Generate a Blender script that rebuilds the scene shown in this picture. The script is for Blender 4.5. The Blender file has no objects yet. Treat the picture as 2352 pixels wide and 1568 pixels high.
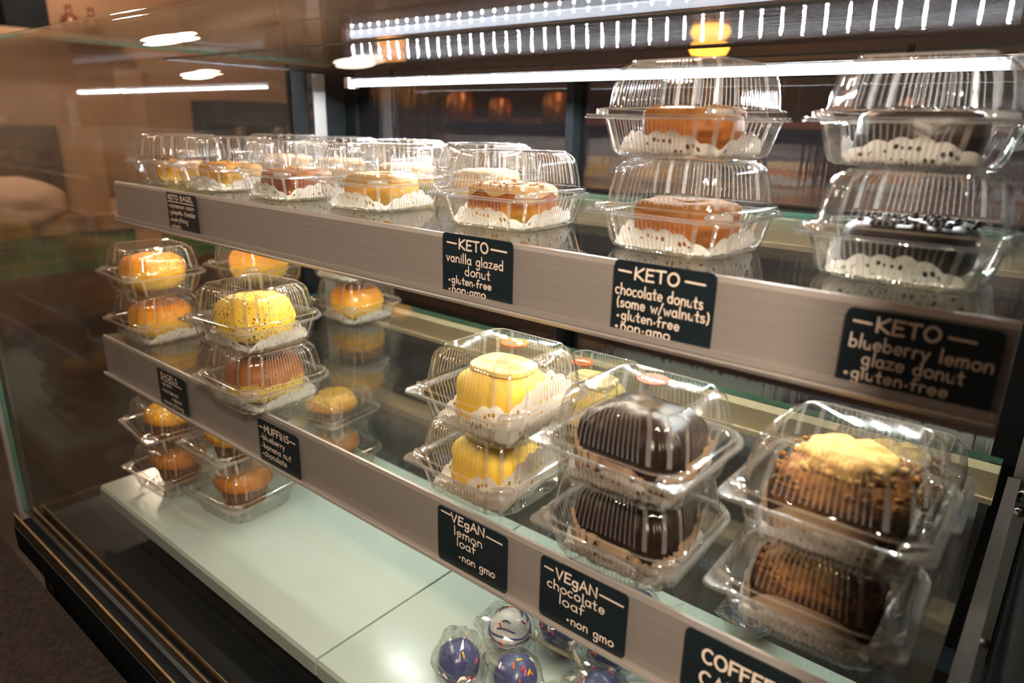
import bpy, bmesh, math, random
from mathutils import Vector, Matrix, noise
random.seed(7)
S = bpy.context.scene
COL = S.collection
PI = math.pi
H0 = 1.15                                   # camera height above the floor; z below is given relative to the eye

# ------------------------------------------------------------------ camera
def cam_matrix(yaw, pitch, roll):
    cy, sy = math.cos(yaw), math.sin(yaw)
    f = Vector((-sy*math.cos(pitch), cy*math.cos(pitch), -math.sin(pitch)))
    r = Vector((cy, sy, 0)); u = r.cross(f)
    c, s = math.cos(roll), math.sin(roll)
    r2 = c*r + s*u; u2 = -s*r + c*u
    return Matrix(((r2.x, u2.x, -f.x, 0), (r2.y, u2.y, -f.y, 0), (r2.z, u2.z, -f.z, H0), (0, 0, 0, 1)))
cd = bpy.data.cameras.new('camera'); cam = bpy.data.objects.new('camera', cd); COL.objects.link(cam)
cam.matrix_world = cam_matrix(math.radians(39.232), math.radians(17.351), math.radians(1.278))
cd.sensor_width = 36; cd.lens = 1589.25/2352*36; cd.clip_start = .01
cd.dof.use_dof = True; cd.dof.focus_distance = .70; cd.dof.aperture_fstop = 4.5
S.camera = cam

# ------------------------------------------------------------------ render look, world, exposure
S.view_settings.view_transform = 'Standard'; S.view_settings.look = 'None'
S.view_settings.exposure = 0.22; S.view_settings.gamma = 1
cy = S.cycles
cy.adaptive_threshold = .16
cy.max_bounces = 7; cy.diffuse_bounces = 2; cy.glossy_bounces = 3; cy.transmission_bounces = 6
cy.transparent_max_bounces = 40; cy.sample_clamp_indirect = 4; cy.sample_clamp_direct = 0
cy.caustics_reflective = False; cy.caustics_refractive = False
W = bpy.data.worlds.new('world'); S.world = W; W.use_nodes = True
bg = W.node_tree.nodes['Background']; bg.inputs[0].default_value = (.35, .55, .65, 1); bg.inputs[1].default_value = .10

# ------------------------------------------------------------------ material helpers
MATS = {}
def new_mat(name):
    m = bpy.data.materials.new(name); m.use_nodes = True
    nt = m.node_tree; nt.nodes.clear()
    out = nt.nodes.new('ShaderNodeOutputMaterial')
    return m, nt, out
def N(nt, t, **kw):
    n = nt.nodes.new(t)
    for k, v in kw.items():
        if k.startswith('i_'):
            n.inputs[k[2:].replace('_', ' ')].default_value = v
        else: setattr(n, k, v)
    return n
def principled(name, col, rough=.5, metal=0, spec=.5, col2=None, scale=30, detail=4, bump=0, bscale=None, stretch=None, emit=None, coat=0, ramp=(.35, .65), coord='Object'):
    if name in MATS: return MATS[name]
    m, nt, out = new_mat(name)
    p = N(nt, 'ShaderNodeBsdfPrincipled')
    p.inputs['Base Color'].default_value = (*col, 1); p.inputs['Roughness'].default_value = rough
    p.inputs['Metallic'].default_value = metal; p.inputs['Specular IOR Level'].default_value = spec
    p.inputs['Coat Weight'].default_value = coat
    nt.links.new(p.outputs[0], out.inputs[0])
    if col2 or bump:
        tc = N(nt, 'ShaderNodeTexCoord'); mp = N(nt, 'ShaderNodeMapping')
        if stretch: mp.inputs['Scale'].default_value = stretch
        nt.links.new(tc.outputs[coord], mp.inputs[0])
        nz = N(nt, 'ShaderNodeTexNoise'); nz.inputs['Scale'].default_value = scale; nz.inputs['Detail'].default_value = detail
        nt.links.new(mp.outputs[0], nz.inputs['Vector'])
        if col2:
            rp = N(nt, 'ShaderNodeValToRGB'); e = rp.color_ramp.elements
            e[0].position, e[1].position = ramp; e[0].color = (*col, 1); e[1].color = (*col2, 1)
            nt.links.new(nz.outputs[0], rp.inputs[0]); nt.links.new(rp.outputs[0], p.inputs['Base Color'])
        if bump:
            n2 = nz
            if bscale:
                n2 = N(nt, 'ShaderNodeTexNoise'); n2.inputs['Scale'].default_value = bscale; n2.inputs['Detail'].default_value = 5
                nt.links.new(mp.outputs[0], n2.inputs['Vector'])
            b = N(nt, 'ShaderNodeBump'); b.inputs['Strength'].default_value = bump; b.inputs['Distance'].default_value = .002
            nt.links.new(n2.outputs[0], b.inputs['Height']); nt.links.new(b.outputs[0], p.inputs['Normal'])
    if emit:
        p.inputs['Emission Color'].default_value = (*emit[0], 1); p.inputs['Emission Strength'].default_value = emit[1]
    MATS[name] = m
    return m
def clear(name, tint=(1, 1, 1), r0=.04, power=4., amp=.8, rough=.02, haze=0., haze_col=(1, 1, 1), bump=None):
    """thin clear sheet: see-through with a reflection that grows towards grazing angles"""
    if name in MATS: return MATS[name]
    m, nt, out = new_mat(name)
    lw = N(nt, 'ShaderNodeLayerWeight'); lw.inputs['Blend'].default_value = .5
    pw = N(nt, 'ShaderNodeMath', operation='POWER'); pw.inputs[1].default_value = power
    nt.links.new(lw.outputs['Facing'], pw.inputs[0])
    ma = N(nt, 'ShaderNodeMath', operation='MULTIPLY_ADD'); ma.inputs[1].default_value = amp; ma.inputs[2].default_value = r0
    ma.use_clamp = True
    nt.links.new(pw.outputs[0], ma.inputs[0])
    tr = N(nt, 'ShaderNodeBsdfTransparent'); tr.inputs[0].default_value = (*tint, 1)
    gl = N(nt, 'ShaderNodeBsdfGlossy'); gl.inputs['Roughness'].default_value = rough
    base = tr
    if haze:
        df = N(nt, 'ShaderNodeBsdfTranslucent'); df.inputs[0].default_value = (*haze_col, 1)
        d2 = N(nt, 'ShaderNodeBsdfDiffuse'); d2.inputs[0].default_value = (*haze_col, 1)
        mm = N(nt, 'ShaderNodeMixShader'); nt.links.new(df.outputs[0], mm.inputs[1]); nt.links.new(d2.outputs[0], mm.inputs[2])
        mx = N(nt, 'ShaderNodeMixShader'); mx.inputs[0].default_value = haze
        nt.links.new(tr.outputs[0], mx.inputs[1]); nt.links.new(mm.outputs[0], mx.inputs[2]); base = mx
    mix = N(nt, 'ShaderNodeMixShader')
    nt.links.new(ma.outputs[0], mix.inputs[0]); nt.links.new(base.outputs[0], mix.inputs[1]); nt.links.new(gl.outputs[0], mix.inputs[2])
    if bump:
        tc = N(nt, 'ShaderNodeTexCoord'); mp = N(nt, 'ShaderNodeMapping'); mp.inputs['Scale'].default_value = bump[0]
        nz = N(nt, 'ShaderNodeTexNoise'); nz.inputs['Scale'].default_value = bump[1]
        b = N(nt, 'ShaderNodeBump'); b.inputs['Strength'].default_value = bump[2]; b.inputs['Distance'].default_value = .002
        nt.links.new(tc.outputs['Object'], mp.inputs[0]); nt.links.new(mp.outputs[0], nz.inputs['Vector'])
        nt.links.new(nz.outputs[0], b.inputs['Height']); nt.links.new(b.outputs[0], gl.inputs['Normal'])
    nt.links.new(mix.outputs[0], out.inputs[0])
    MATS[name] = m
    return m
def emissive(name, col, strength):
    if name in MATS: return MATS[name]
    m, nt, out = new_mat(name)
    e = N(nt, 'ShaderNodeEmission'); e.inputs[0].default_value = (*col, 1); e.inputs[1].default_value = strength
    nt.links.new(e.outputs[0], out.inputs[0]); MATS[name] = m
    return m
def zramp(name, stops, rough=.6, scale=60, amt=.25, bump=.3, bscale=120, speck=None, spec=.3):
    """food crust: colour runs with height over the object (baked top, paler sides) plus noise; optional dark specks"""
    if name in MATS: return MATS[name]
    m, nt, out = new_mat(name)
    p = N(nt, 'ShaderNodeBsdfPrincipled'); p.inputs['Roughness'].default_value = rough; p.inputs['Specular IOR Level'].default_value = spec
    tc = N(nt, 'ShaderNodeTexCoord'); sp = N(nt, 'ShaderNodeSeparateXYZ'); nt.links.new(tc.outputs['Object'], sp.inputs[0])
    nz = N(nt, 'ShaderNodeTexNoise'); nz.inputs['Scale'].default_value = scale; nz.inputs['Detail'].default_value = 5
    nt.links.new(tc.outputs['Object'], nz.inputs['Vector'])
    s = N(nt, 'ShaderNodeMath', operation='MULTIPLY_ADD'); s.inputs[1].default_value = 1/.06
    nt.links.new(sp.outputs[2], s.inputs[0])
    k = N(nt, 'ShaderNodeMath', operation='MULTIPLY_ADD'); k.inputs[1].default_value = amt; k.inputs[2].default_value = -amt/2
    nt.links.new(nz.outputs[0], k.inputs[0]); nt.links.new(k.outputs[0], s.inputs[2])
    rp = N(nt, 'ShaderNodeValToRGB'); cr = rp.color_ramp
    while len(cr.elements) < len(stops): cr.elements.new(.5)
    for e, (pos, c) in zip(cr.elements, stops): e.position = pos; e.color = (*c, 1)
    nt.links.new(s.outputs[0], rp.inputs[0]); colout = rp.outputs[0]
    if speck:
        vo = N(nt, 'ShaderNodeTexVoronoi'); vo.inputs['Scale'].default_value = speck[0]
        nt.links.new(tc.outputs['Object'], vo.inputs['Vector'])
        n3 = N(nt, 'ShaderNodeTexNoise'); n3.inputs['Scale'].default_value = 40; nt.links.new(tc.outputs['Object'], n3.inputs['Vector'])
        mu = N(nt, 'ShaderNodeMath', operation='MULTIPLY'); mu.inputs[1].default_value = speck[1]*2
        nt.links.new(n3.outputs[0], mu.inputs[0])
        lt = N(nt, 'ShaderNodeMath', operation='LESS_THAN'); nt.links.new(vo.outputs['Distance'], lt.inputs[0]); nt.links.new(mu.outputs[0], lt.inputs[1])
        mx = N(nt, 'ShaderNodeMix', data_type='RGBA'); mx.inputs[7].default_value = (*speck[2], 1)
        nt.links.new(lt.outputs[0], mx.inputs[0]); nt.links.new(colout, mx.inputs[6]); colout = mx.outputs[2]
    nt.links.new(colout, p.inputs['Base Color'])
    n2 = N(nt, 'ShaderNodeTexNoise'); n2.inputs['Scale'].default_value = bscale; n2.inputs['Detail'].default_value = 6
    nt.links.new(tc.outputs['Object'], n2.inputs['Vector'])
    b = N(nt, 'ShaderNodeBump'); b.inputs['Strength'].default_value = bump; b.inputs['Distance'].default_value = .003
    nt.links.new(n2.outputs[0], b.inputs['Height']); nt.links.new(b.outputs[0], p.inputs['Normal'])
    nt.links.new(p.outputs[0], out.inputs[0]); MATS[name] = m
    return m

# ------------------------------------------------------------------ mesh helpers
class MB:
    def __init__(s): s.v = []; s.f = []; s.m = []; s.uv = None
    def add(s, vs, fs, mi=0):
        o = len(s.v); s.v += [tuple(v) for v in vs]
        s.f += [tuple(i+o for i in f) for f in fs]; s.m += [mi]*len(fs)
    def box(s, x0, x1, y0, y1, z0, z1, mi=0, edge=None):
        vs = [(x, y, z) for z in (z0, z1) for y in (y0, y1) for x in (x0, x1)]
        fs = [(0, 2, 3, 1), (4, 5, 7, 6), (0, 1, 5, 4), (2, 6, 7, 3), (0, 4, 6, 2), (1, 3, 7, 5)]
        if edge is None: s.add(vs, fs, mi)
        else:
            o = len(s.v); s.v += vs; s.f += [tuple(i+o for i in f) for f in fs]; s.m += [mi if i in edge else 1 for i in range(6)]
    def prism_x(s, prof, x0, x1, mi=0, closed=True, cap=None):
        n = len(prof); vs = [(x0, y, z) for y, z in prof] + [(x1, y, z) for y, z in prof]
        fs = [(i, (i+1) % n, (i+1) % n+n, i+n) for i in range(n if closed else n-1)]
        s.add(vs, fs, mi)
        if closed: s.add(vs, [tuple(range(n-1, -1, -1)), tuple(range(n, 2*n))], mi if cap is None else cap)
    def rings(s, rows, mi=0, cap0=False, cap1=False):
        n = len(rows[0]); o = len(s.v)
        for r in rows: s.v += [tuple(p) for p in r]
        for j in range(len(rows)-1):
            for i in range(n):
                a = o+j*n+i; b = o+j*n+(i+1) % n
                s.f.append((a, b, b+n, a+n)); s.m.append(mi)
        if cap0: s.f.append(tuple(o+i for i in range(n-1, -1, -1))); s.m.append(mi)
        if cap1: s.f.append(tuple(o+(len(rows)-1)*n+i for i in range(n))); s.m.append(mi)
    def lathe(s, prof, cx=0, cy=0, n=32, mi=0, cap0=True, cap1=True, flute=0, nf=0):
        rows = []
        for r, z in prof:
            rows.append([(cx+(r*(1+flute*math.cos(nf*2*PI*i/n)))*math.cos(2*PI*i/n), cy+(r*(1+flute*math.cos(nf*2*PI*i/n)))*math.sin(2*PI*i/n), z) for i in range(n)])
        s.rings(rows, mi, cap0, cap1)
    def tube(s, pts, r, n=8, mi=0):
        pts = [Vector(p) for p in pts]; rows = []
        for i, p in enumerate(pts):
            d = (pts[min(i+1, len(pts)-1)]-pts[max(i-1, 0)]).normalized()
            a = d.orthogonal().normalized(); b = d.cross(a)
            rr = r[i] if isinstance(r, (list, tuple)) else r
            rows.append([p+(a*math.cos(2*PI*k/n)+b*math.sin(2*PI*k/n))*rr for k in range(n)])
        s.rings(rows, mi, True, True)
    def sphere(s, c, r, n=16, m=10, sc=(1, 1, 1), mi=0):
        rows = [[(c[0]+r*sc[0]*math.sin(PI*(j+.02)/(m+.04))*math.cos(2*PI*i/n), c[1]+r*sc[1]*math.sin(PI*(j+.02)/(m+.04))*math.sin(2*PI*i/n), c[2]-r*sc[2]*math.cos(PI*(j+.02)/(m+.04))) for i in range(n)] for j in range(m+1)]
        s.rings(rows, mi, True, True)
    def mesh(s, name, mats, smooth=False):
        me = bpy.data.meshes.new(name); me.from_pydata(s.v, [], s.f)
        for m in (mats if isinstance(mats, (list, tuple)) else [mats]): me.materials.append(m)
        for p, i in zip(me.polygons, s.m): p.material_index = i
        if smooth:
            for p in me.polygons: p.use_smooth = True
        me.update()
        return me
    def build(s, name, mats, parent=None, smooth=False, loc=None, autos=None):
        me = s.mesh(name, mats, smooth)
        o = bpy.data.objects.new(name, me); COL.objects.link(o)
        if parent: o.parent = parent
        if loc: o.location = loc
        if autos:
            try: me.set_sharp_from_angle(angle=math.radians(autos))
            except Exception: pass
        return o
def tag(o, label, cat=None, group=None, kind=None):
    o['label'] = label
    if cat: o['category'] = cat
    if group: o['group'] = group
    if kind: o['kind'] = kind
    return o
def thing(name, label, cat, loc=(0, 0, 0), rz=0, group=None):
    o = bpy.data.objects.new(name, None); COL.objects.link(o); o.empty_display_size = .03
    o.location = loc; o.rotation_euler = (0, 0, rz)
    return tag(o, label, cat, group)
def copy_tree(o, parent=None):
    c = o.copy(); COL.objects.link(c)
    if parent: c.parent = parent
    for ch in list(o.children): copy_tree(ch, c)
    return c
def structure(o): o['kind'] = 'structure'; return o
def Z(z): return z+H0

# ------------------------------------------------------------------ materials
steel = principled('brushed_steel', (.42, .385, .355), .42, .45, col2=(.47, .43, .40), scale=900, detail=2, bump=.04, stretch=(.02, 1, 1))
dark_steel = principled('dark_steel', (.060, .047, .039), .6, 0, spec=.2, col2=(.075, .06, .05), scale=200)
steel_bright = principled('bright_steel', (.62, .58, .53), .28, .9)
gold = principled('anodised_channel', (.26, .18, .09), .4, .9, col2=(.18, .12, .06), scale=60)
alu = principled('aluminium', (.36, .34, .33), .45, .6)
black = principled('black_laminate', (.006, .009, .011), .4, spec=.2, col2=(.010, .013, .015), scale=20, bump=.02)
blackm = principled('black_matte', (.006, .008, .010), .8, spec=.12, col2=(.010, .012, .013), scale=10)
white_acrylic = principled('white_acrylic', (.42, .50, .45), .16, col2=(.45, .53, .48), scale=6)
shelf_glass = clear('shelf_glass', (.968, .978, .955), .06, 3.4, .85, .03, .012, (.90, .95, .80))
edge_green = principled('glass_edge_green', (.03, .16, .11), .15, col2=(.05, .24, .17), scale=14)
pane_glass = clear('front_glass', (.985, .99, .985), .018, 4.5, .6, .012, .0, bump=((3, 3, 3), 2.2, .03))
end_glass = clear('end_glass', (.93, .92, .90), .07, 4, .75, .015, .015, (.7, .6, .5))
back_glass = clear('back_glass', (.66, .66, .72), .22, 4, .70, .03, .01, (.7, .75, .9), bump=((14, 1, .8), 9, .25))
streak_plate_glass = clear('streak_plate_glass', (.85, .85, .88), .02, 4, .09, .02, .0, bump=((.6, 22, 1), 14, .12))  # for the added plate that streaks the strip's reflection
plastic = clear('clear_plastic', (.988, .985, .975), .05, 2.6, .65, .06, .006, (1, .97, .92))
plastic_rib = clear('clear_plastic_rib', (.95, .94, .92), .24, 1.8, .6, .10, .26, (1, .97, .93))  # pale haze in the colour stands in for light refracted by the ribs
plastic_rim = clear('clear_plastic_rim', (.95, .94, .92), .18, 1.8, .6, .08, .20, (1, .97, .93))  # same pale stand-in for refracted light along rims and top edges
cello = clear('cellophane', (.985, .985, .98), .09, 2.2, .7, .08, .012, (1, 1, 1))
chalk_black = principled('chalk_card_black', (.007, .015, .020), .42, col2=(.010, .020, .026), scale=25)
chalk_ink = principled('chalk_ink', (.92, .76, .64), .8, col2=(.95, .82, .70), scale=300)
sticker_m = principled('sticker_orange', (.50, .085, .015), .8, spec=.1, col2=(.56, .10, .02), scale=40)
sticker_w = principled('sticker_white', (.85, .80, .74), .5)
sticker_d = principled('sticker_dark', (.03, .015, .015), .5)

# ------------------------------------------------------------------ room
def room():
    warm = principled('plaster_warm', (.26, .15, .085), .8, col2=(.31, .18, .10), scale=3, bump=.05)
    ceil = principled('ceiling_tan', (.42, .29, .19), .8, col2=(.47, .33, .22), scale=2)
    flo = principled('floor_dark', (.03, .024, .02), .6, col2=(.045, .037, .03), scale=5)
    dark = principled('wall_dark', (.022, .018, .022), .7, col2=(.032, .024, .028), scale=4)
    x0, x1, y0, y1, z1 = -4.6, 2.6, -2.8, 3.4, 1.45
    def s(name, m, *a):
        b = MB(); b.box(*a); return structure(b.build(name, m))
    s('floor', flo, x0, x1, y0, y1, -.08, 0); s('ceiling', ceil, x0, x1, y0, y1, Z(z1), Z(z1)+.08)
    s('wall_left', warm, x0-.08, x0, y0-.08, y1+.08, 0, Z(z1)); s('wall_right', dark, x1, x1+.08, y0-.08, y1+.08, 0, Z(z1))
    s('wall_back', dark, x0, x1, y1, y1+.08, 0, Z(z1)); s('wall_front', dark, x0, x1, y0-.08, y0, 0, Z(z1))
room()

# ------------------------------------------------------------------ display case
CX0, CX1 = -1.215, .02
def glass_profile():
    pts = [(.262, -.605), (.262, -.009)]
    cyy, cz, r = .380, -.009, .118
    for k in range(1, 25):
        a = PI - (PI/2)*k/24
        pts.append((cyy+r*math.cos(a), cz+r*math.sin(a)))
    pts.append((.94, .109))
    return pts
case = thing('display_case', 'long refrigerated bakery display case with curved glass front and black base', 'display case', ((CX0+CX1)/2, .6, 0))
case_off = (-(CX0+CX1)/2, -.6, 0)
def cpart(mb, name, mats, smooth=False, autos=None, parent=None):
    return mb.build(name, mats, parent or case, smooth, case_off if parent is None else None, autos)
def build_case():
    # curved front glass, two faces 5 mm apart
    pr = glass_profile(); th = .005; inner = []
    for i, (y, z) in enumerate(pr):
        a = pr[max(i-1, 0)]; b = pr[min(i+1, len(pr)-1)]
        d = Vector((b[0]-a[0], b[1]-a[1])).normalized(); inner.append((y+d.y*th, z-d.x*th))
    b = MB(); prof = [(y, Z(z)) for y, z in pr]+[(y, Z(z)) for y, z in reversed(inner)]
    n = len(pr); vs = [(CX0, y, z) for y, z in prof]+[(CX1, y, z) for y, z in prof]; k = len(prof)
    for i in range(k):
        j = (i+1) % k
        b.add([vs[i], vs[j], vs[j+k], vs[i+k]], [(0, 1, 2, 3)], 2 if i in (n-1, k-1) else 0)
    for i in range(n-1):
        for o in (0, k):
            b.add([vs[o+i], vs[o+i+1], vs[o+k-2-i], vs[o+k-1-i]], [(0, 1, 2, 3)], 1)
    me = b.mesh('front_glass', [pane_glass, edge_green, principled('dark_edge', (.02, .03, .03), .3)])
    bm = bmesh.new(); bm.from_mesh(me); bmesh.ops.remove_doubles(bm, verts=bm.verts, dist=1e-5); bm.to_mesh(me); bm.free()
    for p in me.polygons: p.use_smooth = p.material_index == 0
    me.set_sharp_from_angle(angle=math.radians(40))
    o = bpy.data.objects.new('front_glass', me); COL.objects.link(o); o.parent = case; o.location = case_off
    # left end panel, follows the same curve, glazed to y=.80
    b = MB(); out = [(y+.006, Z(z)-.002) for y, z in inner[:-1]]+[(.80, Z(.0985)), (.80, Z(-.60))]
    b.prism_x(out, CX0, CX0+.006, 0); cpart(b, 'end_panel', end_glass)
    b = MB(); b.box(CX0-.005, CX0+.012, .80, .95, Z(-.62), Z(.0995)); cpart(b, 'corner_post', blackm)
    # vertical bead down the left front edge
    b = MB(); b.box(CX0-.012, CX0-.001, .256, .268, Z(-.62), Z(-.12)); cpart(b, 'edge_bead', alu)
    # slotted uprights left and right
    for x in (CX0+.013, -.004):
        b = MB(); b.box(x, x+.018, .835, .862, Z(-.60), Z(.085))
        u = cpart(b, 'slotted_upright', alu)
        b = MB()
        for q in range(22 if x < -1 else 0): b.box(x+.0075, x+.0105, .8343, .8352, Z(-.58+q*.03), Z(-.568+q*.03))
        if x < -1: b.build('slots', blackm, u)
    b = MB(); b.box(.018, .03, .25, .95, Z(-.62), Z(.0995)); cpart(b, 'end_wall', black)
    # plate added to streak the strip's reflection; its ripples run along the case
    b = MB(); b.box(CX0+.012, .018, .565, .925, Z(.0885), Z(.0910), 0, edge=(0, 1)); cpart(b, 'streak_plate', [streak_plate_glass, principled('dark_edge', (.02, .03, .03), .3)])
    # rear frame of the sliding doors
    b = MB()
    for z0, z1 in ((-.62, -.56), (.066, .083)): b.box(CX0, CX1, .925, .955, Z(z0), Z(z1))
    for x, xw in ((CX0, .045), (-.655, .014), (-.03, .05)): b.box(x, x+xw, .922, .958, Z(-.56), Z(.066))
    cpart(b, 'door_frame', blackm)
    for i, (x0, x1, y) in enumerate(((CX0+.045, -.655, .932), (-.641, -.03, .944))):
        b = MB(); b.box(x0, x1, y, y+.004, Z(-.56), Z(.066)); d = cpart(b, 'sliding_door', back_glass)
    # deck and base
    b = MB(); b.box(CX0, CX1, .245, .955, Z(-.665), Z(-.625)); cpart(b, 'deck', black)
    b = MB(); b.box(CX0, CX1, .27, .95, .0, Z(-.665)); cpart(b, 'base_cabinet', black)
    # glazing channel: three long rails that hold the bottom of the glass
    b = MB()
    for y0, y1, z0, z1 in ((.2475, .2500, -.622, -.604), (.2735, .2755, -.622, -.606), (.2885, .2900, -.622, -.608)):
        b.box(CX0, CX1, y0, y1, Z(z0), Z(z1))
    ch = cpart(b, 'glazing_channel', gold)
    b = MB(); b.box(CX0, CX1, .247, .291, Z(-.625), Z(-.6215)); b.build('channel_bed', blackm, ch)
    # outlined access panel on the front of the base
    b = MB(); b.box(-1.14, -.62, .262, .27, .06, Z(-.70)); pnl = cpart(b, 'access_panel', black)
    b = MB()
    for a in ((-1.15, -.61, .258, .262, Z(-.70), Z(-.694)), (-1.15, -1.143, .258, .262, .06, Z(-.70)), (-.617, -.61, .258, .262, .06, Z(-.70))): b.box(*a)
    b.build('panel_trim', gold, pnl)
    # three bolts on the right upright
    for z in (-.355, -.375, -.54):
        b = MB(); b.lathe([(.0055, 0), (.0055, .002), (.004, .004), (.0015, .005)], n=14)
        o = b.build('bolt', steel_bright, case, True); o.rotation_euler = (PI/2, 0, 0)
        o.location = (.008+case_off[0], .835+case_off[1], Z(z))
build_case()

b = MB(); b.box(-2.6, .6, .10, .205, Z(-.625), Z(-.575)); 
ledge = b.build('tray_rail', principled('dark_stone', (.012, .009, .008), .7, spec=.08, col2=(.025, .018, .015), scale=180, detail=2, bump=.05))
b = MB(); b.box(-2.6, .6, .12, .19, .0, Z(-.625)); b.build('ledge_support', blackm, ledge)
tag(ledge, 'dark speckled ledge running along the front foot of the glass case', 'ledge')

# ------------------------------------------------------------------ LED light strips
def led_strip(x0, x1, y, z, label, nd, power):
    t = thing('led_light', label, 'light', ((x0+x1)/2, y, Z(z)))
    L = (x1-x0)/2
    b = MB(); b.prism_x([(-.007, .008), (-.007, .0058), (.006, .0056), (.006, -.0058), (.009, -.0058), (.009, .008)], -L, L); b.build('housing', alu, t)
    b = MB(); b.prism_x([(.0055, .0055), (-.006, .0055), (-.0085, .002), (-.0085, -.003), (-.005, -.0055), (.0055, -.0055)], -L+.012, L-.012)
    b.build('diffuser', emissive('led_diffuser', (.86, .93, 1), 4), t)
    b = MB()
    for i in range(nd):
        b.sphere((-L+.02+(2*L-.04)*i/(nd-1), -.0082, -.0025), .0022, 8, 4)
    o = b.build('diodes', emissive('led_dot', (.90, .96, 1), power), t, True); o['kind'] = 'stuff'
    for sgn in (-1, 1):
        b = MB(); b.box(sgn*L-.006, sgn*L+.006, -.0125, .0125, -.0085, .009)
        b.build('end_cap', principled('pink_cap', (.62, .46, .50), .4) if sgn < 0 else plastic, t)
    for sx in (-L*.8, L*.8):
        b = MB(); b.box(sx-.003, sx+.003, .006, .009, .010, .0885-z); b.build('mount_clip', blackm, t)
    return t
led_strip(-1.085, -.075, .85, .0665, 'white LED light strip running under the glass top along the back of the case', 42, 4600)

# ------------------------------------------------------------------ glass shelves
def shelf(name_label, y0, y1, z, zb, x0=-1.165, x1=-.016, lip=.010, glow=200):
    t = thing('glass_shelf', name_label, 'shelf', ((x0+x1)/2, (y0+y1)/2, Z(z)))
    xo, yo = (x0+x1)/2, (y0+y1)/2
    X0, X1, Y0, Y1 = x0-xo, x1-xo, y0-yo, y1-yo
    b = MB(); b.box(X0, X1, Y0+.004, Y1, -.007, 0, 0, edge=(0, 1)); b.build('glass_plate', [shelf_glass, edge_green], t)
    hb = zb-z
    prof = [(Y0+.012, -.0075), (Y0+.0035, -.0075), (Y0+.0032, .0012), (Y0+.0005, .0008), (Y0-.001, -.003), (Y0-.0012, hb+lip), (Y0-.0015, hb+.004),
            (Y0-.0045, hb+.004), (Y0-.0048, hb+lip), (Y0-.0072, hb+lip), (Y0-.0078, hb+.0055), (Y0-.0068, hb+.0045), (Y0-.0078, hb+.003), (Y0-.006, hb), (Y0+.012, hb), (Y0+.013, hb+.006), (Y0+.0012, hb+.006)]
    b = MB(); b.prism_x(prof, X0, X1); b.build('price_rail', steel, t)
    b = MB(); b.box(X0, X1, Y1-.028, Y1-.003, -.042, -.0075); b.box(X0, X1, Y1-.034, Y1-.028, -.042, -.036); b.build('rear_bar', principled('pale_bar', (.78, .60, .38), .5, .1), t)
    b = MB(); b.prism_x([(Y0+.0135, hb+.010), (Y0+.0135, hb+.024), (Y0+.024, hb+.024), (Y0+.024, hb+.014), (Y0+.020, hb+.010)], X0+.03, X1-.03); us = b.build('added_shelf_light', alu, t)  # unseen light strip added behind the price rail to brighten the goods below
    b = MB()
    for i in range(34): b.sphere((X0+.05+(X1-X0-.10)*i/33, Y0+.0225, hb+.0105), .003, 8, 4)
    o = b.build('diodes', emissive('warm_dot_%d' % glow, (1, .90, .72), glow), us, True); o['kind'] = 'stuff'
    for x in (X0-.004, X1+.013):
        b = MB(); b.prism_x([(Y0+.014, -.006), (Y1-.03, -.006), (Y1-.03, -.040), (Y0+.014, -.026)], x-.005, x+.006); b.build('side_bracket', dark_steel, t)
    return t
ZU, ZL, ZT = -.0963, -.332, -.56
shelf('upper glass shelf with a brushed steel price rail carrying four KETO cards', .45, .90, ZU, -.1566, glow=420)
shelf('middle glass shelf with a brushed steel price rail carrying the bagel, muffin and loaf cards', .40, .862, ZL, -.397, lip=.006, glow=60)

# ------------------------------------------------------------------ white trays on the deck
def tray(x0, x1, label):
    t = thing('white_tray', label, 'tray', ((x0+x1)/2, .525, Z(-.625)), 0, None)
    L = (x1-x0)/2; h = ZT+.625
    b = MB()
    prof = [(-.180, h-.004), (-.177, h), (.177, h), (.180, h-.003), (.180, h-.022), (.172, h-.022), (.170, h-.012), (-.170, h-.012), (-.172, h-.022), (-.180, h-.022)]
    b.prism_x(prof, -L, L); b.build('plate', white_acrylic, t)
    for sx in (-1, 1):
        for sy in (-.08, .13):
            b = MB(); b.box(sx*(L-.05)-.02, sx*(L-.05)+.02, sy-.015, sy+.015, 0, h-.012); b.build('foot', white_acrylic, t)
    return t
tray(-1.12, -.5495, 'white acrylic tray on the case floor holding the muffin boxes')
tray(-.5465, -.02, 'white acrylic tray on the case floor holding the cake pops')

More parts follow.
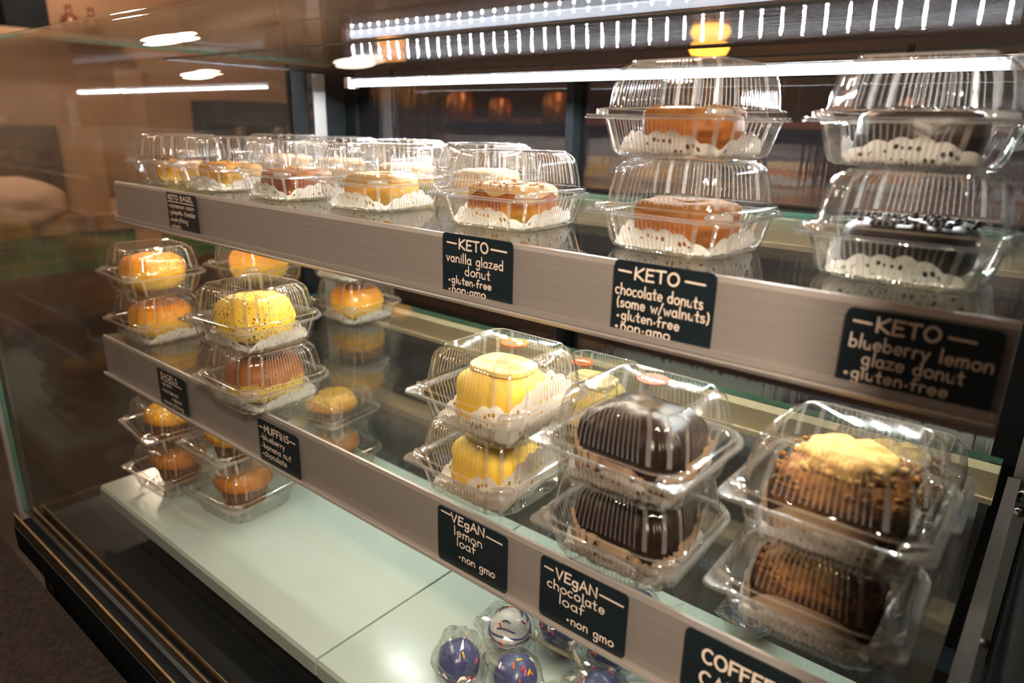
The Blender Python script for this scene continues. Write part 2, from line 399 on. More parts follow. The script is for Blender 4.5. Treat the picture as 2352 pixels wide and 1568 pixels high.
# ------------------------------------------------------------------ chalk lettering (single-stroke hand lettering)
def arc(cx, cy, rx, ry, a0, a1, n=12):
    return [(cx+rx*math.cos(math.radians(a0+(a1-a0)*i/n)), cy+ry*math.sin(math.radians(a0+(a1-a0)*i/n))) for i in range(n+1)]
o_ = arc(.27, .28, .25, .28, 90, 450)
G = {
 'K': (.62, [[(.05, 1), (.03, 0)], [(.58, 1), (.05, .48), (.60, 0)]]),
 'E': (.56, [[(.52, .98), (.06, .98), (.04, 0), (.54, .02)], [(.05, .52), (.45, .53)]]),
 'T': (.64, [[(0, .97), (.62, 1)], [(.32, .98), (.31, 0)]]),
 'O': (.74, [arc(.36, .5, .34, .5, 90, 450, 18)]),
 'B': (.60, [[(.05, 1), (.04, 0)], [(.05, 1)]+arc(.25, .76, .24, .23, 80, -80, 8)+[(.05, .53)]+arc(.28, .27, .28, .26, 80, -85, 8)+[(.04, 0)]]),
 'A': (.66, [[(.02, 0), (.32, 1), (.64, 0)], [(.13, .36), (.54, .36)]]),
 'G': (.70, [arc(.36, .5, .34, .5, 50, 340, 14)+[(.68, .42), (.42, .42)]]),
 'L': (.50, [[(.05, 1), (.04, .01), (.48, .02)]]),
 'S': (.56, [arc(.30, .75, .22, .24, 40, 250, 8)+arc(.26, .26, .24, .26, 80, -150, 9)]),
 'M': (.78, [[(.04, 0), (.08, 1), (.38, .35), (.68, 1), (.74, 0)]]),
 'U': (.66, [[(.05, 1), (.05, .35)]+arc(.32, .30, .27, .30, 190, 350, 10)+[(.60, 1)]]),
 'F': (.54, [[(.52, .98), (.05, .98), (.04, 0)], [(.05, .52), (.44, .53)]]),
 'I': (.20, [[(.10, 1), (.09, 0)]]),
 'N': (.68, [[(.04, 0), (.06, 1), (.60, 0), (.63, 1)]]),
 'V': (.62, [[(.02, 1), (.30, 0), (.60, 1)]]),
 'C': (.64, [arc(.36, .5, .33, .5, 50, 310, 14)]),
 'a': (.52, [arc(.24, .27, .22, .27, 60, 420, 14), [(.44, .54), (.44, .08), (.50, 0)]]),
 'b': (.52, [[(.05, 1), (.05, .02)], arc(.26, .27, .22, .27, 160, -170, 14)]),
 'c': (.46, [arc(.26, .28, .24, .28, 55, 310, 12)]),
 'd': (.54, [arc(.24, .27, .22, .27, 60, 420, 14), [(.46, 1), (.46, 0)]]),
 'e': (.50, [[(.04, .28), (.46, .30)]+arc(.25, .28, .22, .28, 10, 320, 13)]),
 'f': (.40, [arc(.28, .80, .14, .20, 40, 180, 7)+[(.14, 0)], [(0, .50), (.34, .52)]]),
 'g': (.52, [arc(.24, .28, .21, .27, 60, 420, 14), [(.45, .55), (.44, -.12)]+arc(.24, -.15, .20, .25, 0, -150, 8)]),
 'h': (.52, [[(.05, 1), (.05, 0)], [(.05, .30)]+arc(.26, .34, .20, .21, 150, 0, 8)+[(.46, 0)]]),
 'i': (.16, [[(.08, .55), (.08, 0)], arc(.08, .76, .02, .02, 0, 360, 5)]),
 'j': (.24, [[(.16, .55), (.15, -.2)]+arc(.04, -.2, .11, .18, 0, -120, 6), arc(.16, .76, .02, .02, 0, 360, 5)]),
 'l': (.16, [[(.08, 1), (.08, 0)]]),
 'm': (.74, [[(.04, .55), (.05, 0)], [(.05, .32)]+arc(.21, .36, .15, .19, 150, 0, 7)+[(.36, 0)], [(.36, .32)]+arc(.52, .36, .15, .19, 150, 0, 7)+[(.68, 0)]]),
 'n': (.50, [[(.05, .55), (.05, 0)], [(.05, .32)]+arc(.25, .35, .19, .20, 150, 0, 8)+[(.44, 0)]]),
 'o': (.54, [o_]),
 'p': (.52, [[(.05, .55), (.05, -.42)], arc(.26, .27, .22, .27, 160, -170, 14)]),
 'r': (.36, [[(.05, .55), (.05, 0)], [(.05, .32)]+arc(.22, .36, .16, .19, 150, 50, 6)]),
 's': (.42, [arc(.22, .42, .16, .13, 40, 250, 7)+arc(.20, .14, .18, .15, 80, -150, 8)]),
 't': (.38, [[(.18, .88), (.18, .06), (.32, 0)], [(0, .56), (.36, .58)]]),
 'u': (.50, [[(.05, .55), (.05, .22)]+arc(.23, .20, .18, .20, 190, 340, 8)+[(.43, .55), (.44, 0)]]),
 'v': (.46, [[(.02, .55), (.22, 0), (.44, .55)]]),
 'w': (.66, [[(.02, .55), (.16, 0), (.32, .42), (.47, 0), (.64, .55)]]),
 'y': (.48, [[(.03, .55), (.24, .06)], [(.46, .55), (.12, -.42)]]),
 'z': (.46, [[(.03, .53), (.43, .53), (.03, .02), (.46, .02)]]),
 '(': (.26, [arc(.34, .42, .26, .62, 120, 240, 8)]), ')': (.26, [arc(-.06, .42, .26, .62, 60, -60, 8)]),
 '/': (.40, [[(.38, 1.02), (.02, -.1)]]), '-': (.5, [[(.02, .5), (.48, .5)]]), '.': (.26, [arc(.12, .26, .035, .035, 0, 360, 6)]),
 ',': (.2, [[(.1, .05), (.04, -.12)]]), '*': (.36, [arc(.13, .28, .075, .075, 0, 360, 8), arc(.13, .28, .03, .03, 0, 360, 6)]),
 'ñ': (.50, [[(.05, .55), (.05, 0)], [(.05, .32)]+arc(.25, .35, .19, .20, 150, 0, 8)+[(.44, 0)], [(.10, .70), (.22, .78), (.32, .70), (.44, .78)]]),
 ' ': (.34, [])}
def stroke_text(mb, text, x0, x1, base, cap, w, put, jit=.02):
    """text squeezed between x0 and x1 on a baseline; put(x, z) -> 3D"""
    adv = sum(G[c][0]+.13 for c in text)-.13
    sx = (x1-x0)/adv; x = 0
    for c in text:
        wd, strokes = G[c]; dy = random.uniform(-jit, jit)*cap; sl = random.uniform(-.03, .03)
        for st in strokes:
            P = [(x0+(x+px+sl*py)*sx, base+py*cap+dy) for px, py in st]
            ribbon(mb, P, w, put)
        x += wd+.13
RCOUNT = [0]
def ribbon(mb, P, w, put):
    """one continuous flat stroke with rounded ends, facing the reader"""
    V = [Vector(p) for p in P]; V = [v for k, v in enumerate(V) if k == 0 or (v-V[k-1]).length > 1e-6]
    if len(V) < 2: return
    closed = (V[0]-V[-1]).length < w*.5 and len(V) > 4
    d0 = (V[1]-V[0]).normalized(); d1 = (V[-1]-V[-2]).normalized()
    L, R = [], []
    if not closed:
        for k in range(3):
            a = PI/2*k/3; c = V[0]-d0*w*math.cos(a); q = Vector((-d0.y, d0.x))*w*max(math.sin(a), .02); L.append(c+q); R.append(c-q)
    for k, v in enumerate(V):
        a = V[k-1] if k else (V[-2] if closed else v); b = V[k+1] if k < len(V)-1 else (V[1] if closed else v)
        t1 = (v-a).normalized() if (v-a).length else None; t2 = (b-v).normalized() if (b-v).length else None
        t1 = t1 or t2; t2 = t2 or t1; t = (t1+t2); t = t.normalized() if t.length > .2 else t1
        m = Vector((-t.y, t.x)); sc = min(1/max(m.dot(Vector((-t1.y, t1.x))), .35), 1.8)
        L.append(v+m*w*sc); R.append(v-m*w*sc)
    if not closed:
        for k in range(2, -1, -1):
            a = PI/2*k/3; c = V[-1]+d1*w*math.cos(a); q = Vector((-d1.y, d1.x))*w*max(math.sin(a), .02); L.append(c+q); R.append(c-q)
    RCOUNT[0] = (RCOUNT[0]+1) % 6; e = RCOUNT[0]*.00003
    pts = []
    for a, b in zip(L, R):
        for q in (a, b):
            p = put(q.x, q.y); n = put(q.x+1, q.y); u = put(q.x, q.y+1)
            nrm = (Vector(n)-Vector(p)).cross(Vector(u)-Vector(p)); pts.append(Vector(p)+nrm*e)
    n = len(L)
    mb.add(pts, [(2*k+1, 2*k+3, 2*k+2, 2*k) for k in range(n-1)])
def card(x0, z0, y, wd, ht, lines, dashes, label, rot=0, lw=.00056):
    t = thing('price_card', label, 'price card', (x0+wd/2, y, Z(z0)-ht), 0, 'black chalk price cards on the shelf rails')
    t.rotation_euler = (0, rot, 0)
    r = .004; out = []
    for cx, cz, a in ((wd/2-r, ht-r, 0), (-wd/2+r, ht-r, 90), (-wd/2+r, r, 180), (wd/2-r, r, 270)):
        out += [(cx+r*math.cos(math.radians(a+90*k/5)), cz+r*math.sin(math.radians(a+90*k/5))) for k in range(6)]
    n = len(out); b = MB()
    vs = [(x, -.0005, z) for x, z in out]+[(x, .0005, z) for x, z in out]
    b.add(vs, [tuple(range(n-1, -1, -1)), tuple(range(n, 2*n))]+[(i, (i+1) % n, (i+1) % n+n, i+n) for i in range(n)])
    b.build('card', chalk_black, t)
    b = MB(); put = lambda x, z: (x, -.0008, z)
    for txt, u0, u1, v, cap in lines: stroke_text(b, txt, (u0-.5)*wd, (u1-.5)*wd, ht-v*.001, cap*.001, lw*(1.4 if txt.isupper() or txt == 'VEgAN' else 1), put)
    for u0, u1, v in dashes: ribbon(b, [((u0-.5)*wd, ht-v*.001), ((u1-.5)*wd, ht-v*.001-.0004)], lw*1.35, put)
    b.build('lettering', chalk_ink, t)
    return t
YU, YL = .4462, .3962
card(-.986, -.0975, YU, .082, .053, [('KETO BAGEL', .07, .90, 9, 6), ('*cinnamon raisin', .06, .92, 20, 6), ('*jalapeño cheddar', .06, .95, 29, 6.5), ('*everything', .06, .66, 39, 6.5), ('*plain', .06, .40, 48, 6)], [(.05, .92, 12)],
     'small black chalk card reading KETO BAGEL at the left end of the upper rail', lw=.00045)
card(-.448, -.0935, YU, .083, .0565, [('KETO', .25, .67, 13, 8.8), ('vanilla glazed', .06, .88, 25.5, 8.5), ('donut', .34, .70, 36, 8.5), ('*gluten.free', .09, .72, 45, 7), ('*non.gmo', .09, .64, 53.5, 7)], [(.07, .21, 8.5), (.71, .92, 8.8)],
     'black chalk card reading KETO vanilla glazed donut below the cake box with nuts')
card(-.266, -.0935, YU, .081, .0565, [('KETO', .22, .66, 13, 8.8), ('chocolate donuts', .03, .90, 26, 8.5), ('(some w/walnuts)', .05, .97, 35.5, 8), ('*gluten.free', .06, .70, 45, 7.5), ('*non.gmo', .05, .62, 53.5, 7.5)], [(.05, .18, 8), (.72, .90, 8.5)],
     'black chalk card reading KETO chocolate donuts some w/walnuts on the upper rail')
card(-.101, -.1005, YU, .081, .0535, [('KETO', .22, .63, 12.5, 8.5), ('blueberry lemon', .05, .97, 24, 8.5), ('glaze donut', .16, .82, 34, 8.5), ('*gluten.free', .05, .74, 43.5, 7.5), ('*non.gmo', .05, .66, 51.5, 7.5)], [(.06, .18, 8), (.68, .84, 8.5)],
     'blurred black chalk card reading KETO blueberry lemon glaze donut, rightmost of the upper rail')
card(-.972, -.337, YL, .083, .054, [('BAGELS', .14, .72, 12, 8), ('*plain', .12, .50, 23, 7), ('*cinnamon', .12, .70, 33, 7), ('raisin', .45, .80, 41, 6.5), ('*everything', .12, .82, 50, 6.5)], [(.12, .85, 15)],
     'black chalk card reading BAGELS at the left end of the middle rail', lw=.00045)
card(-.712, -.338, YL, .083, .054, [('MUFFINS', .17, .78, 14, 8.5), ('*blueberry', .06, .66, 25, 7.5), ('*banana nut', .07, .80, 36, 7.5), ('*chocolate', .07, .68, 46.5, 7.5)], [(.05, .14, 9.5), (.81, .93, 10)],
     'black chalk card reading MUFFINS on the middle rail')
card(-.407, -.3345, YL, .084, .0565, [('VEgAN', .21, .69, 10.5, 8.5), ('lemon', .25, .66, 23, 9), ('loaf', .29, .57, 33, 9), ('*non gmo', .32, .84, 46.5, 8)], [(.06, .20, 4.5), (.72, .93, 8.5)],
     'black chalk card reading VEgAN lemon loaf on the middle rail')
card(-.287, -.3335, YL, .082, .0575, [('VEgAN', .19, .67, 15, 9), ('chocolate', .09, .76, 26.5, 9), ('loaf', .24, .54, 37.5, 9.5), ('*non gmo', .34, .88, 51.5, 8.5)], [(.05, .15, 9.5), (.70, .95, 10.5)],
     'black chalk card reading VEgAN chocolate loaf on the middle rail')
card(-.158, -.3335, YL, .080, .0575, [('COFFEE', .17, .80, 22, 11), ('CAKE', .17, .62, 41, 11)], [],
     'black chalk card reading COFFEE CAKE at the right end of the middle rail', lw=.00075)

# ------------------------------------------------------------------ clamshell container
def rsq(h, radii, n_side=0, nc=8):
    """rounded square outline, corners ordered (+,+) (-,+) (-,-) (+,-); radii per corner"""
    pts = []; sg = ((1, 1), (-1, 1), (-1, -1), (1, -1))
    for k in range(4):
        r = radii[k]; sx, sy = sg[k]; cx, cyy = sx*(h-r), sy*(h-r); a0 = k*90
        cor = [(cx+r*math.cos(math.radians(a0+90*i/nc)), cyy+r*math.sin(math.radians(a0+90*i/nc))) for i in range(nc+1)]
        pts += cor
        k2 = (k+1) % 4; r2 = radii[k2]; s2 = sg[k2]
        nx = s2[0]*(h-r2)+r2*math.cos(math.radians(a0+90)); ny = s2[1]*(h-r2)+r2*math.sin(math.radians(a0+90))
        ax, ay = cor[-1]
        pts += [(ax+(nx-ax)*i/(n_side+1), ay+(ny-ay)*i/(n_side+1)) for i in range(1, n_side+1)]
    return pts
NS, NCR = 59, 11
PER = 4*(NS+NCR+1)
BLK = NS+NCR+1
def is_rib(i):                                  # segment i of the outline carries a raised rib
    j = i % BLK
    return (j-NCR) % 4 == 1 and j > NCR-1 or (j < NCR and j % 4 == 1)
RIBPT = [is_rib(i) or is_rib(i-1) for i in range(PER)]
def ring(h, r, z, rib=0, *_):
    P = rsq(h, (r,)*4, NS, NCR); out = []
    for i, (x, y) in enumerate(P):
        d = Vector((x, y))
        if rib and RIBPT[i]:
            a = Vector(P[(i+1) % PER])-Vector(P[i-1]); d = d+Vector((a.y, -a.x)).normalized()*rib
        out.append((d.x, d.y, z))
    return out
def shell(mb, rows, ribrows, rimrows, cap0=False, cap1=False):
    k = len(mb.f); mb.rings(rows, 0, cap0, cap1)
    for j in range(len(rows)-1):
        for i in range(PER):
            if j in ribrows and is_rib(i): mb.m[k+j*PER+i] = 1
            elif j in rimrows: mb.m[k+j*PER+i] = 2
FR = (.030, .030, .007, .007)
def flange(mb, z, h0, h1, thick):
    a = rsq(h0, (.026,)*4, 10, 8); bb = rsq(h1, FR, 10, 8)
    mb.rings([[(x, y, z) for x, y in a], [(x, y, z+thick*.2) for x, y in bb], [(x*1.004, y*1.004, z-thick) for x, y in bb]])
def box_meshes():
    PM = [plastic, plastic_rib, plastic_rim]
    b = MB(); R = .0010
    rows = [ring(.030, .018, .0022), ring(.041, .022, .0012), ring(.0465, .023, .0004, R*.8), ring(.0500, .024, .0024, R), ring(.0520, .0245, .006, R), ring(.0550, .025, .019, R), ring(.0572, .0258, .0272, R), ring(.0580, .026, .0285), ring(.0590, .026, .0300)]
    shell(b, rows, (1, 2, 3, 4, 5, 6), (7,), cap0=True)
    k = len(b.f); flange(b, .0302, .0590, .0640, .0014); b.m[k:] = [2]*(len(b.f)-k)
    base = b.mesh('base', PM, True)
    b = MB()
    rows = [ring(.0605, .027, .0312), ring(.0600, .0265, .0362), ring(.0585, .026, .0372), ring(.0560, .025, .0376), ring(.0555, .025, .0392), ring(.0540, .0245, .047, R), ring(.0515, .0235, .0595, R), ring(.0502, .023, .0645, R), ring(.0480, .0225, .0680, R), ring(.0448, .0215, .0702, R), ring(.0415, .014, .0712), ring(.0408, .012, .0725), ring(.0398, .0115, .0721)]
    shell(b, rows, (4, 5, 6, 7, 8, 9), (1, 10, 11), cap1=True)
    k = len(b.f); flange(b, .0314, .0605, .0632, -.0008); b.m[k:] = [2]*(len(b.f)-k)
    lid = b.mesh('lid', PM, True)
    for me in (base, lid): me.set_sharp_from_angle(angle=math.radians(32))
    b = MB()                                  # corner tab with a raised button
    rows = []
    for z, k in ((.0322, 1), (.0352, .96), (.0366, .8)):
        rows.append([(.0085*k*math.cos(2*PI*i/16)+.0025*math.copysign(abs(math.cos(2*PI*i/16))**.4, math.cos(2*PI*i/16))*k, .0045*k*math.copysign(abs(math.sin(2*PI*i/16))**.6, math.sin(2*PI*i/16)), z) for i in range(16)])
    b.rings(rows, cap1=True)
    latch = b.mesh('latch', plastic_rim, True)
    return base, lid, latch
BASE_ME, LID_ME, LATCH_ME = box_meshes()
def obj(name, me, parent=None, loc=(0, 0, 0), rot=(0, 0, 0)):
    o = bpy.data.objects.new(name, me); COL.objects.link(o); o.location = loc; o.rotation_euler = rot
    if parent: o.parent = parent
    return o
proto = thing('clamshell_box', 'x', 'container')
obj('base', BASE_ME, proto); _lid = obj('lid', LID_ME, proto)
for sx in (-1, 1): obj('latch', LATCH_ME, _lid, (sx*.0525, -.0525, 0), (0, 0, sx*PI/4))
_used = []
def container(x, y, z, label, group, rz=0):
    o = proto if not _used else copy_tree(proto)
    _used.append(o); o.location = (x, y, Z(z)); o.rotation_euler = (0, 0, rz); tag(o, label, 'container', group)
    return o
def sticker(box, rz, sx=0, sy=0, col=None):
    lid = [c for c in box.children if c.name.startswith('lid')][0]
    b = MB(); n = 32
    b.rings([[(.0125*math.cos(2*PI*i/n), .0125*math.sin(2*PI*i/n), z) for i in range(n)] for z in (0, .0004)], 0, True, True)
    s = b.build('sticker', col or sticker_m, lid, False, (sx, sy, .0730)); s.rotation_euler = (0, 0, rz)
    s['label'] = 'round brown Vegan sticker' if col else 'round dark orange Vegan sticker'
    b = MB(); put = lambda x, z: (x, z, .0006)
    stroke_text(b, 'Vegan', -.0088, .0088, -.0048, .0062, .00042, put); b.build('sticker_lettering', sticker_w, s) if False else None
    me = b.mesh('lettering', sticker_w); 
    b2 = MB(); P = [(.0, .0024), (.0035, .0052), (.0062, .0040), (.0050, .0066), (.0018, .0092), (-.0020, .0086), (-.0036, .0060), (-.0060, .0062), (-.0045, .0036)]
    b2.add([(x, y, .0005) for x, y in P], [tuple(range(len(P)))], 1)
    # the writing and dark motif are printed on the sticker: same mesh
    o = len(s.data.vertices)
    m = bmesh.new(); m.from_mesh(s.data)
    def merge(me2, idx):
        k = len(m.faces); m.from_mesh(me2); m.faces.ensure_lookup_table()
        for f in m.faces[k:]: f.material_index = idx
    merge(me, 1); merge(b2.mesh('motif', sticker_d), 2)
    m.to_mesh(s.data); m.free(); s.data.materials.append(sticker_w); s.data.materials.append(sticker_d)
    return s

# ------------------------------------------------------------------ paper doily
def doily_mat(name, hole=True):
    m, nt, out = new_mat(name)
    d = N(nt, 'ShaderNodeBsdfDiffuse'); d.inputs[0].default_value = (.88, .86, .83, 1)
    t2 = N(nt, 'ShaderNodeBsdfTranslucent'); t2.inputs[0].default_value = (.88, .86, .83, 1)
    mx = N(nt, 'ShaderNodeMixShader'); mx.inputs[0].default_value = .35
    nt.links.new(d.outputs[0], mx.inputs[1]); nt.links.new(t2.outputs[0], mx.inputs[2])
    uv = N(nt, 'ShaderNodeUVMap'); mp = N(nt, 'ShaderNodeMapping'); mp.inputs['Scale'].default_value = (66, 9.5, 1)
    nt.links.new(uv.outputs[0], mp.inputs[0])
    vo = N(nt, 'ShaderNodeTexVoronoi'); vo.inputs['Scale'].default_value = 1; vo.inputs['Randomness'].default_value = .7
    nt.links.new(mp.outputs[0], vo.inputs['Vector'])
    lt = N(nt, 'ShaderNodeMath', operation='LESS_THAN'); lt.inputs[1].default_value = .32; nt.links.new(vo.outputs['Distance'], lt.inputs[0])
    sp = N(nt, 'ShaderNodeSeparateXYZ'); nt.links.new(uv.outputs[0], sp.inputs[0])
    g1 = N(nt, 'ShaderNodeMath', operation='GREATER_THAN'); g1.inputs[1].default_value = .60; nt.links.new(sp.outputs[1], g1.inputs[0])
    g2 = N(nt, 'ShaderNodeMath', operation='LESS_THAN'); g2.inputs[1].default_value = .93; nt.links.new(sp.outputs[1], g2.inputs[0])
    mu = N(nt, 'ShaderNodeMath', operation='MULTIPLY'); nt.links.new(lt.outputs[0], mu.inputs[0]); nt.links.new(g1.outputs[0], mu.inputs[1])
    m2 = N(nt, 'ShaderNodeMath', operation='MULTIPLY'); nt.links.new(mu.outputs[0], m2.inputs[0]); nt.links.new(g2.outputs[0], m2.inputs[1])
    tr = N(nt, 'ShaderNodeBsdfTransparent'); fin = N(nt, 'ShaderNodeMixShader')
    nt.links.new(m2.outputs[0], fin.inputs[0]); nt.links.new(mx.outputs[0], fin.inputs[1]); nt.links.new(tr.outputs[0], fin.inputs[2])
    nt.links.new(fin.outputs[0], out.inputs[0])
    return m
DOILY = doily_mat('doily_paper')
def doily_mesh(R=.0645, wall=.045, lean=.22, nsc=22, seed=0, ex=0):
    rnd = random.Random(seed); n = nsc*8; rows = []; rr = [0.02, .4, .6, .66, .72, .78, .84, .90, .95, 1.0]
    for k in rr:
        row = []
        for i in range(n):
            th = 2*PI*i/n; sc = 1 - (.045*(1-abs(math.cos(nsc*th/2)))**1 if k > .8 else 0)*((k-.8)/.2 if k > .8 else 0)
            rad = (R+ex*max(0, math.cos(th-.1))**.5)*k*sc
            w = wall/max(abs(math.cos(th)), abs(math.sin(th)))*.75+wall*.25
            w = min(w, wall/max(abs(math.cos(th)), abs(math.sin(th))))
            if rad <= w: row.append((rad*math.cos(th), rad*math.sin(th), .0026))
            else:
                e = rad-w; q = w+e*lean
                row.append((q*math.cos(th), q*math.sin(th), .0026+e*.94+.0006*math.sin(9*th+seed)))
        rows.append(row)
    b = MB(); b.rings(rows, cap0=True); me = b.mesh('doily', DOILY, True)
    uv = me.uv_layers.new(name='UVMap')
    for p in me.polygons:
        idx = list(p.vertices)
        for li, vi in zip(p.loop_indices, idx):
            i = vi % n; j = vi//n
            u = i/n
            if any((q % n) > n*.8 for q in idx) and i < n*.2: u += 1
            uv.data[li].uv = (u, rr[min(j, len(rr)-1)])
    return me
DOILIES = [doily_mesh(seed=s) for s in (1, 2)]
DOILY_TALL = doily_mesh(R=.062, wall=.046, lean=.06, nsc=26, seed=3, ex=.040)
def doily(x, y, z, label, rz=0, tall=False, v=0):
    o = obj('paper_doily', DOILY_TALL if tall else DOILIES[v % 2], None, (x, y, Z(z)), (0, 0, rz))
    return tag(o, label, 'doily', 'lacy paper doilies inside the boxes')

# ------------------------------------------------------------------ baked goods
def spow(v, e): return math.copysign(abs(v)**e, v)
def ring_cake(R, hole, h, e=.7, n=64, m=20, amp=.0012, z0=0, seed=0, half=False, grow=0, square=0):
    rows = []; rc = (R+hole)/2; rr = (R-hole)/2
    for j in range(m+1 if half else m):
        a = (.16+.72*j/m)*PI if half else 2*PI*j/m
        row = []
        for i in range(n):
            th = 2*PI*i/n
            sq = 1+square*(1/max(abs(math.cos(th)), abs(math.sin(th)))-1)
            x = rc+(rr+grow)*spow(math.cos(a), e); z = z0+h/2+(h/2+grow)*spow(math.sin(a), e)
            if half and j in (0, m): z -= .003+.007*noise.noise(Vector((math.cos(th)*2+seed, math.sin(th)*2, j)))
            p = Vector((x*sq*math.cos(th), x*sq*math.sin(th), z))
            p += p.normalized()*amp*2*noise.noise(p*60+Vector((seed, 0, 0)))
            row.append(p)
        rows.append(row)
    b = MB()
    if half: b.rings(rows)
    else: b.rings(rows+[rows[0]])
    return b
def block(hx, hy, h, e=.35, n=72, m=18, amp=.001, flute=0, nf=0, taper=.0, seed=0, top=.5, freq=60):
    """rounded block: superelliptic plan, straight sides, domed top"""
    rows = []
    prof = [(.90, 0), (.97, .02), (1, .07)]+[(1, .07+.5*k/5) for k in range(1, 6)]
    prof += [(1-(1-math.cos(a))*1.0*.9, .57+.43*math.sin(a)) for a in [PI/2*k/9*.99 for k in range(1, 10)]]
    for f, zz in prof:
        row = []
        for i in range(n):
            th = 2*PI*i/n; fl = 1+flute*math.cos(nf*th) if zz < .8 else 1
            tp = 1-taper*(1-zz)
            p = Vector((hx*f*tp*fl*spow(math.cos(th), e), hy*f*tp*fl*spow(math.sin(th), e), h*zz))
            p += p.normalized()*amp*2*noise.noise(p*freq+Vector((seed, 0, 0)))
            row.append(p)
        rows.append(row)
    b = MB(); b.rings(rows, 0, True, True)
    return b
crust_brown = zramp('crust_brown', [(0, (.72, .38, .03)), (.18, (.62, .26, .02)), (.32, (.26, .06, .008)), (.8, (.36, .11, .016))], amt=.35)
crust_gold = zramp('crust_gold', [(0, (.62, .40, .10)), (.3, (.66, .33, .05)), (.7, (.55, .22, .03))], amt=.35)
crust_caramel = zramp('crust_caramel', [(0, (.38, .14, .018)), (.3, (.32, .095, .010)), (.6, (.42, .15, .02))], amt=.4)
crust_red = zramp('crust_redbrown', [(0, (.35, .10, .03)), (.5, (.22, .06, .025)), (1, (.30, .09, .03))], amt=.4)
crust_dark = zramp('crust_dark', [(0, (.030, .018, .014)), (.5, (.022, .013, .011)), (1, (.035, .02, .016))], rough=.4, amt=.4, spec=.5)
crust_yellow = zramp('crust_yellow', [(0, (.72, .50, .12)), (.4, (.76, .50, .09)), (.75, (.72, .38, .05)), (1, (.60, .26, .03))], amt=.3)
bagel_gold = zramp('bagel_gold', [(0, (.85, .58, .10)), (.3, (.88, .52, .05)), (.55, (.82, .36, .02)), (.85, (.62, .20, .01))], rough=.4, amt=.25, bump=.12)
bagel_seed = zramp('bagel_seeded', [(0, (.86, .66, .18)), (.35, (.90, .62, .07)), (.6, (.88, .54, .05)), (.95, (.86, .58, .08))], rough=.5, amt=.35, bump=.2, speck=(260, .24, (.06, .035, .02)))
bagel_brown = zramp('bagel_brown', [(0, (.80, .62, .24)), (.34, (.80, .58, .14)), (.5, (.34, .12, .03)), (.9, (.22, .07, .02))], rough=.45, amt=.4, bump=.2, speck=(230, .20, (.05, .03, .02)))
muffin_top = zramp('muffin_top', [(.2, (.42, .12, .008)), (.5, (.70, .25, .012)), (.85, (.88, .42, .02)), (1, (.92, .52, .03))], amt=.45, bump=.6, bscale=180)
muffin_dark = zramp('muffin_dark', [(.2, (.34, .09, .012)), (.6, (.50, .16, .015)), (1, (.60, .22, .02))], amt=.45, bump=.6, bscale=180)
lemon_m = zramp('lemon_loaf', [(0, (.78, .44, .05)), (.3, (.86, .52, .05)), (.6, (.92, .62, .08)), (.8, (.92, .68, .18))], amt=.25, bump=.25, bscale=220)
choc_m = zramp('chocolate_loaf', [(0, (.020, .009, .006)), (.6, (.016, .007, .005)), (1, (.024, .010, .007))], rough=.32, amt=.4, bump=.2, spec=.6)
coffee_m = zramp('coffee_cake', [(.1, (.06, .022, .007)), (.4, (.14, .052, .012)), (.65, (.26, .105, .02)), (1, (.46, .22, .045))], amt=1.5, scale=110, bump=1, bscale=130)
crumb_pale = principled('crumb_pale', (.85, .60, .22), .8, col2=(.78, .46, .13), scale=160, bump=.7, bscale=200)
glaze_cream = principled('glaze_cream', (.54, .36, .16), .65, spec=.2, col2=(.50, .31, .12), scale=60, bump=.15)
glaze_dark = principled('glaze_dark', (.03, .018, .018), .25, col2=(.05, .03, .028), scale=90, bump=.3)
nuts_m = principled('chopped_nuts', (.34, .13, .045), .6, col2=(.60, .30, .12), scale=140)
kraft = principled('kraft_paper', (.42, .28, .17), .8, col2=(.48, .33, .21), scale=50)
cup_paper = principled('muffin_paper', (.16, .06, .022), .7, col2=(.24, .10, .035), scale=90)

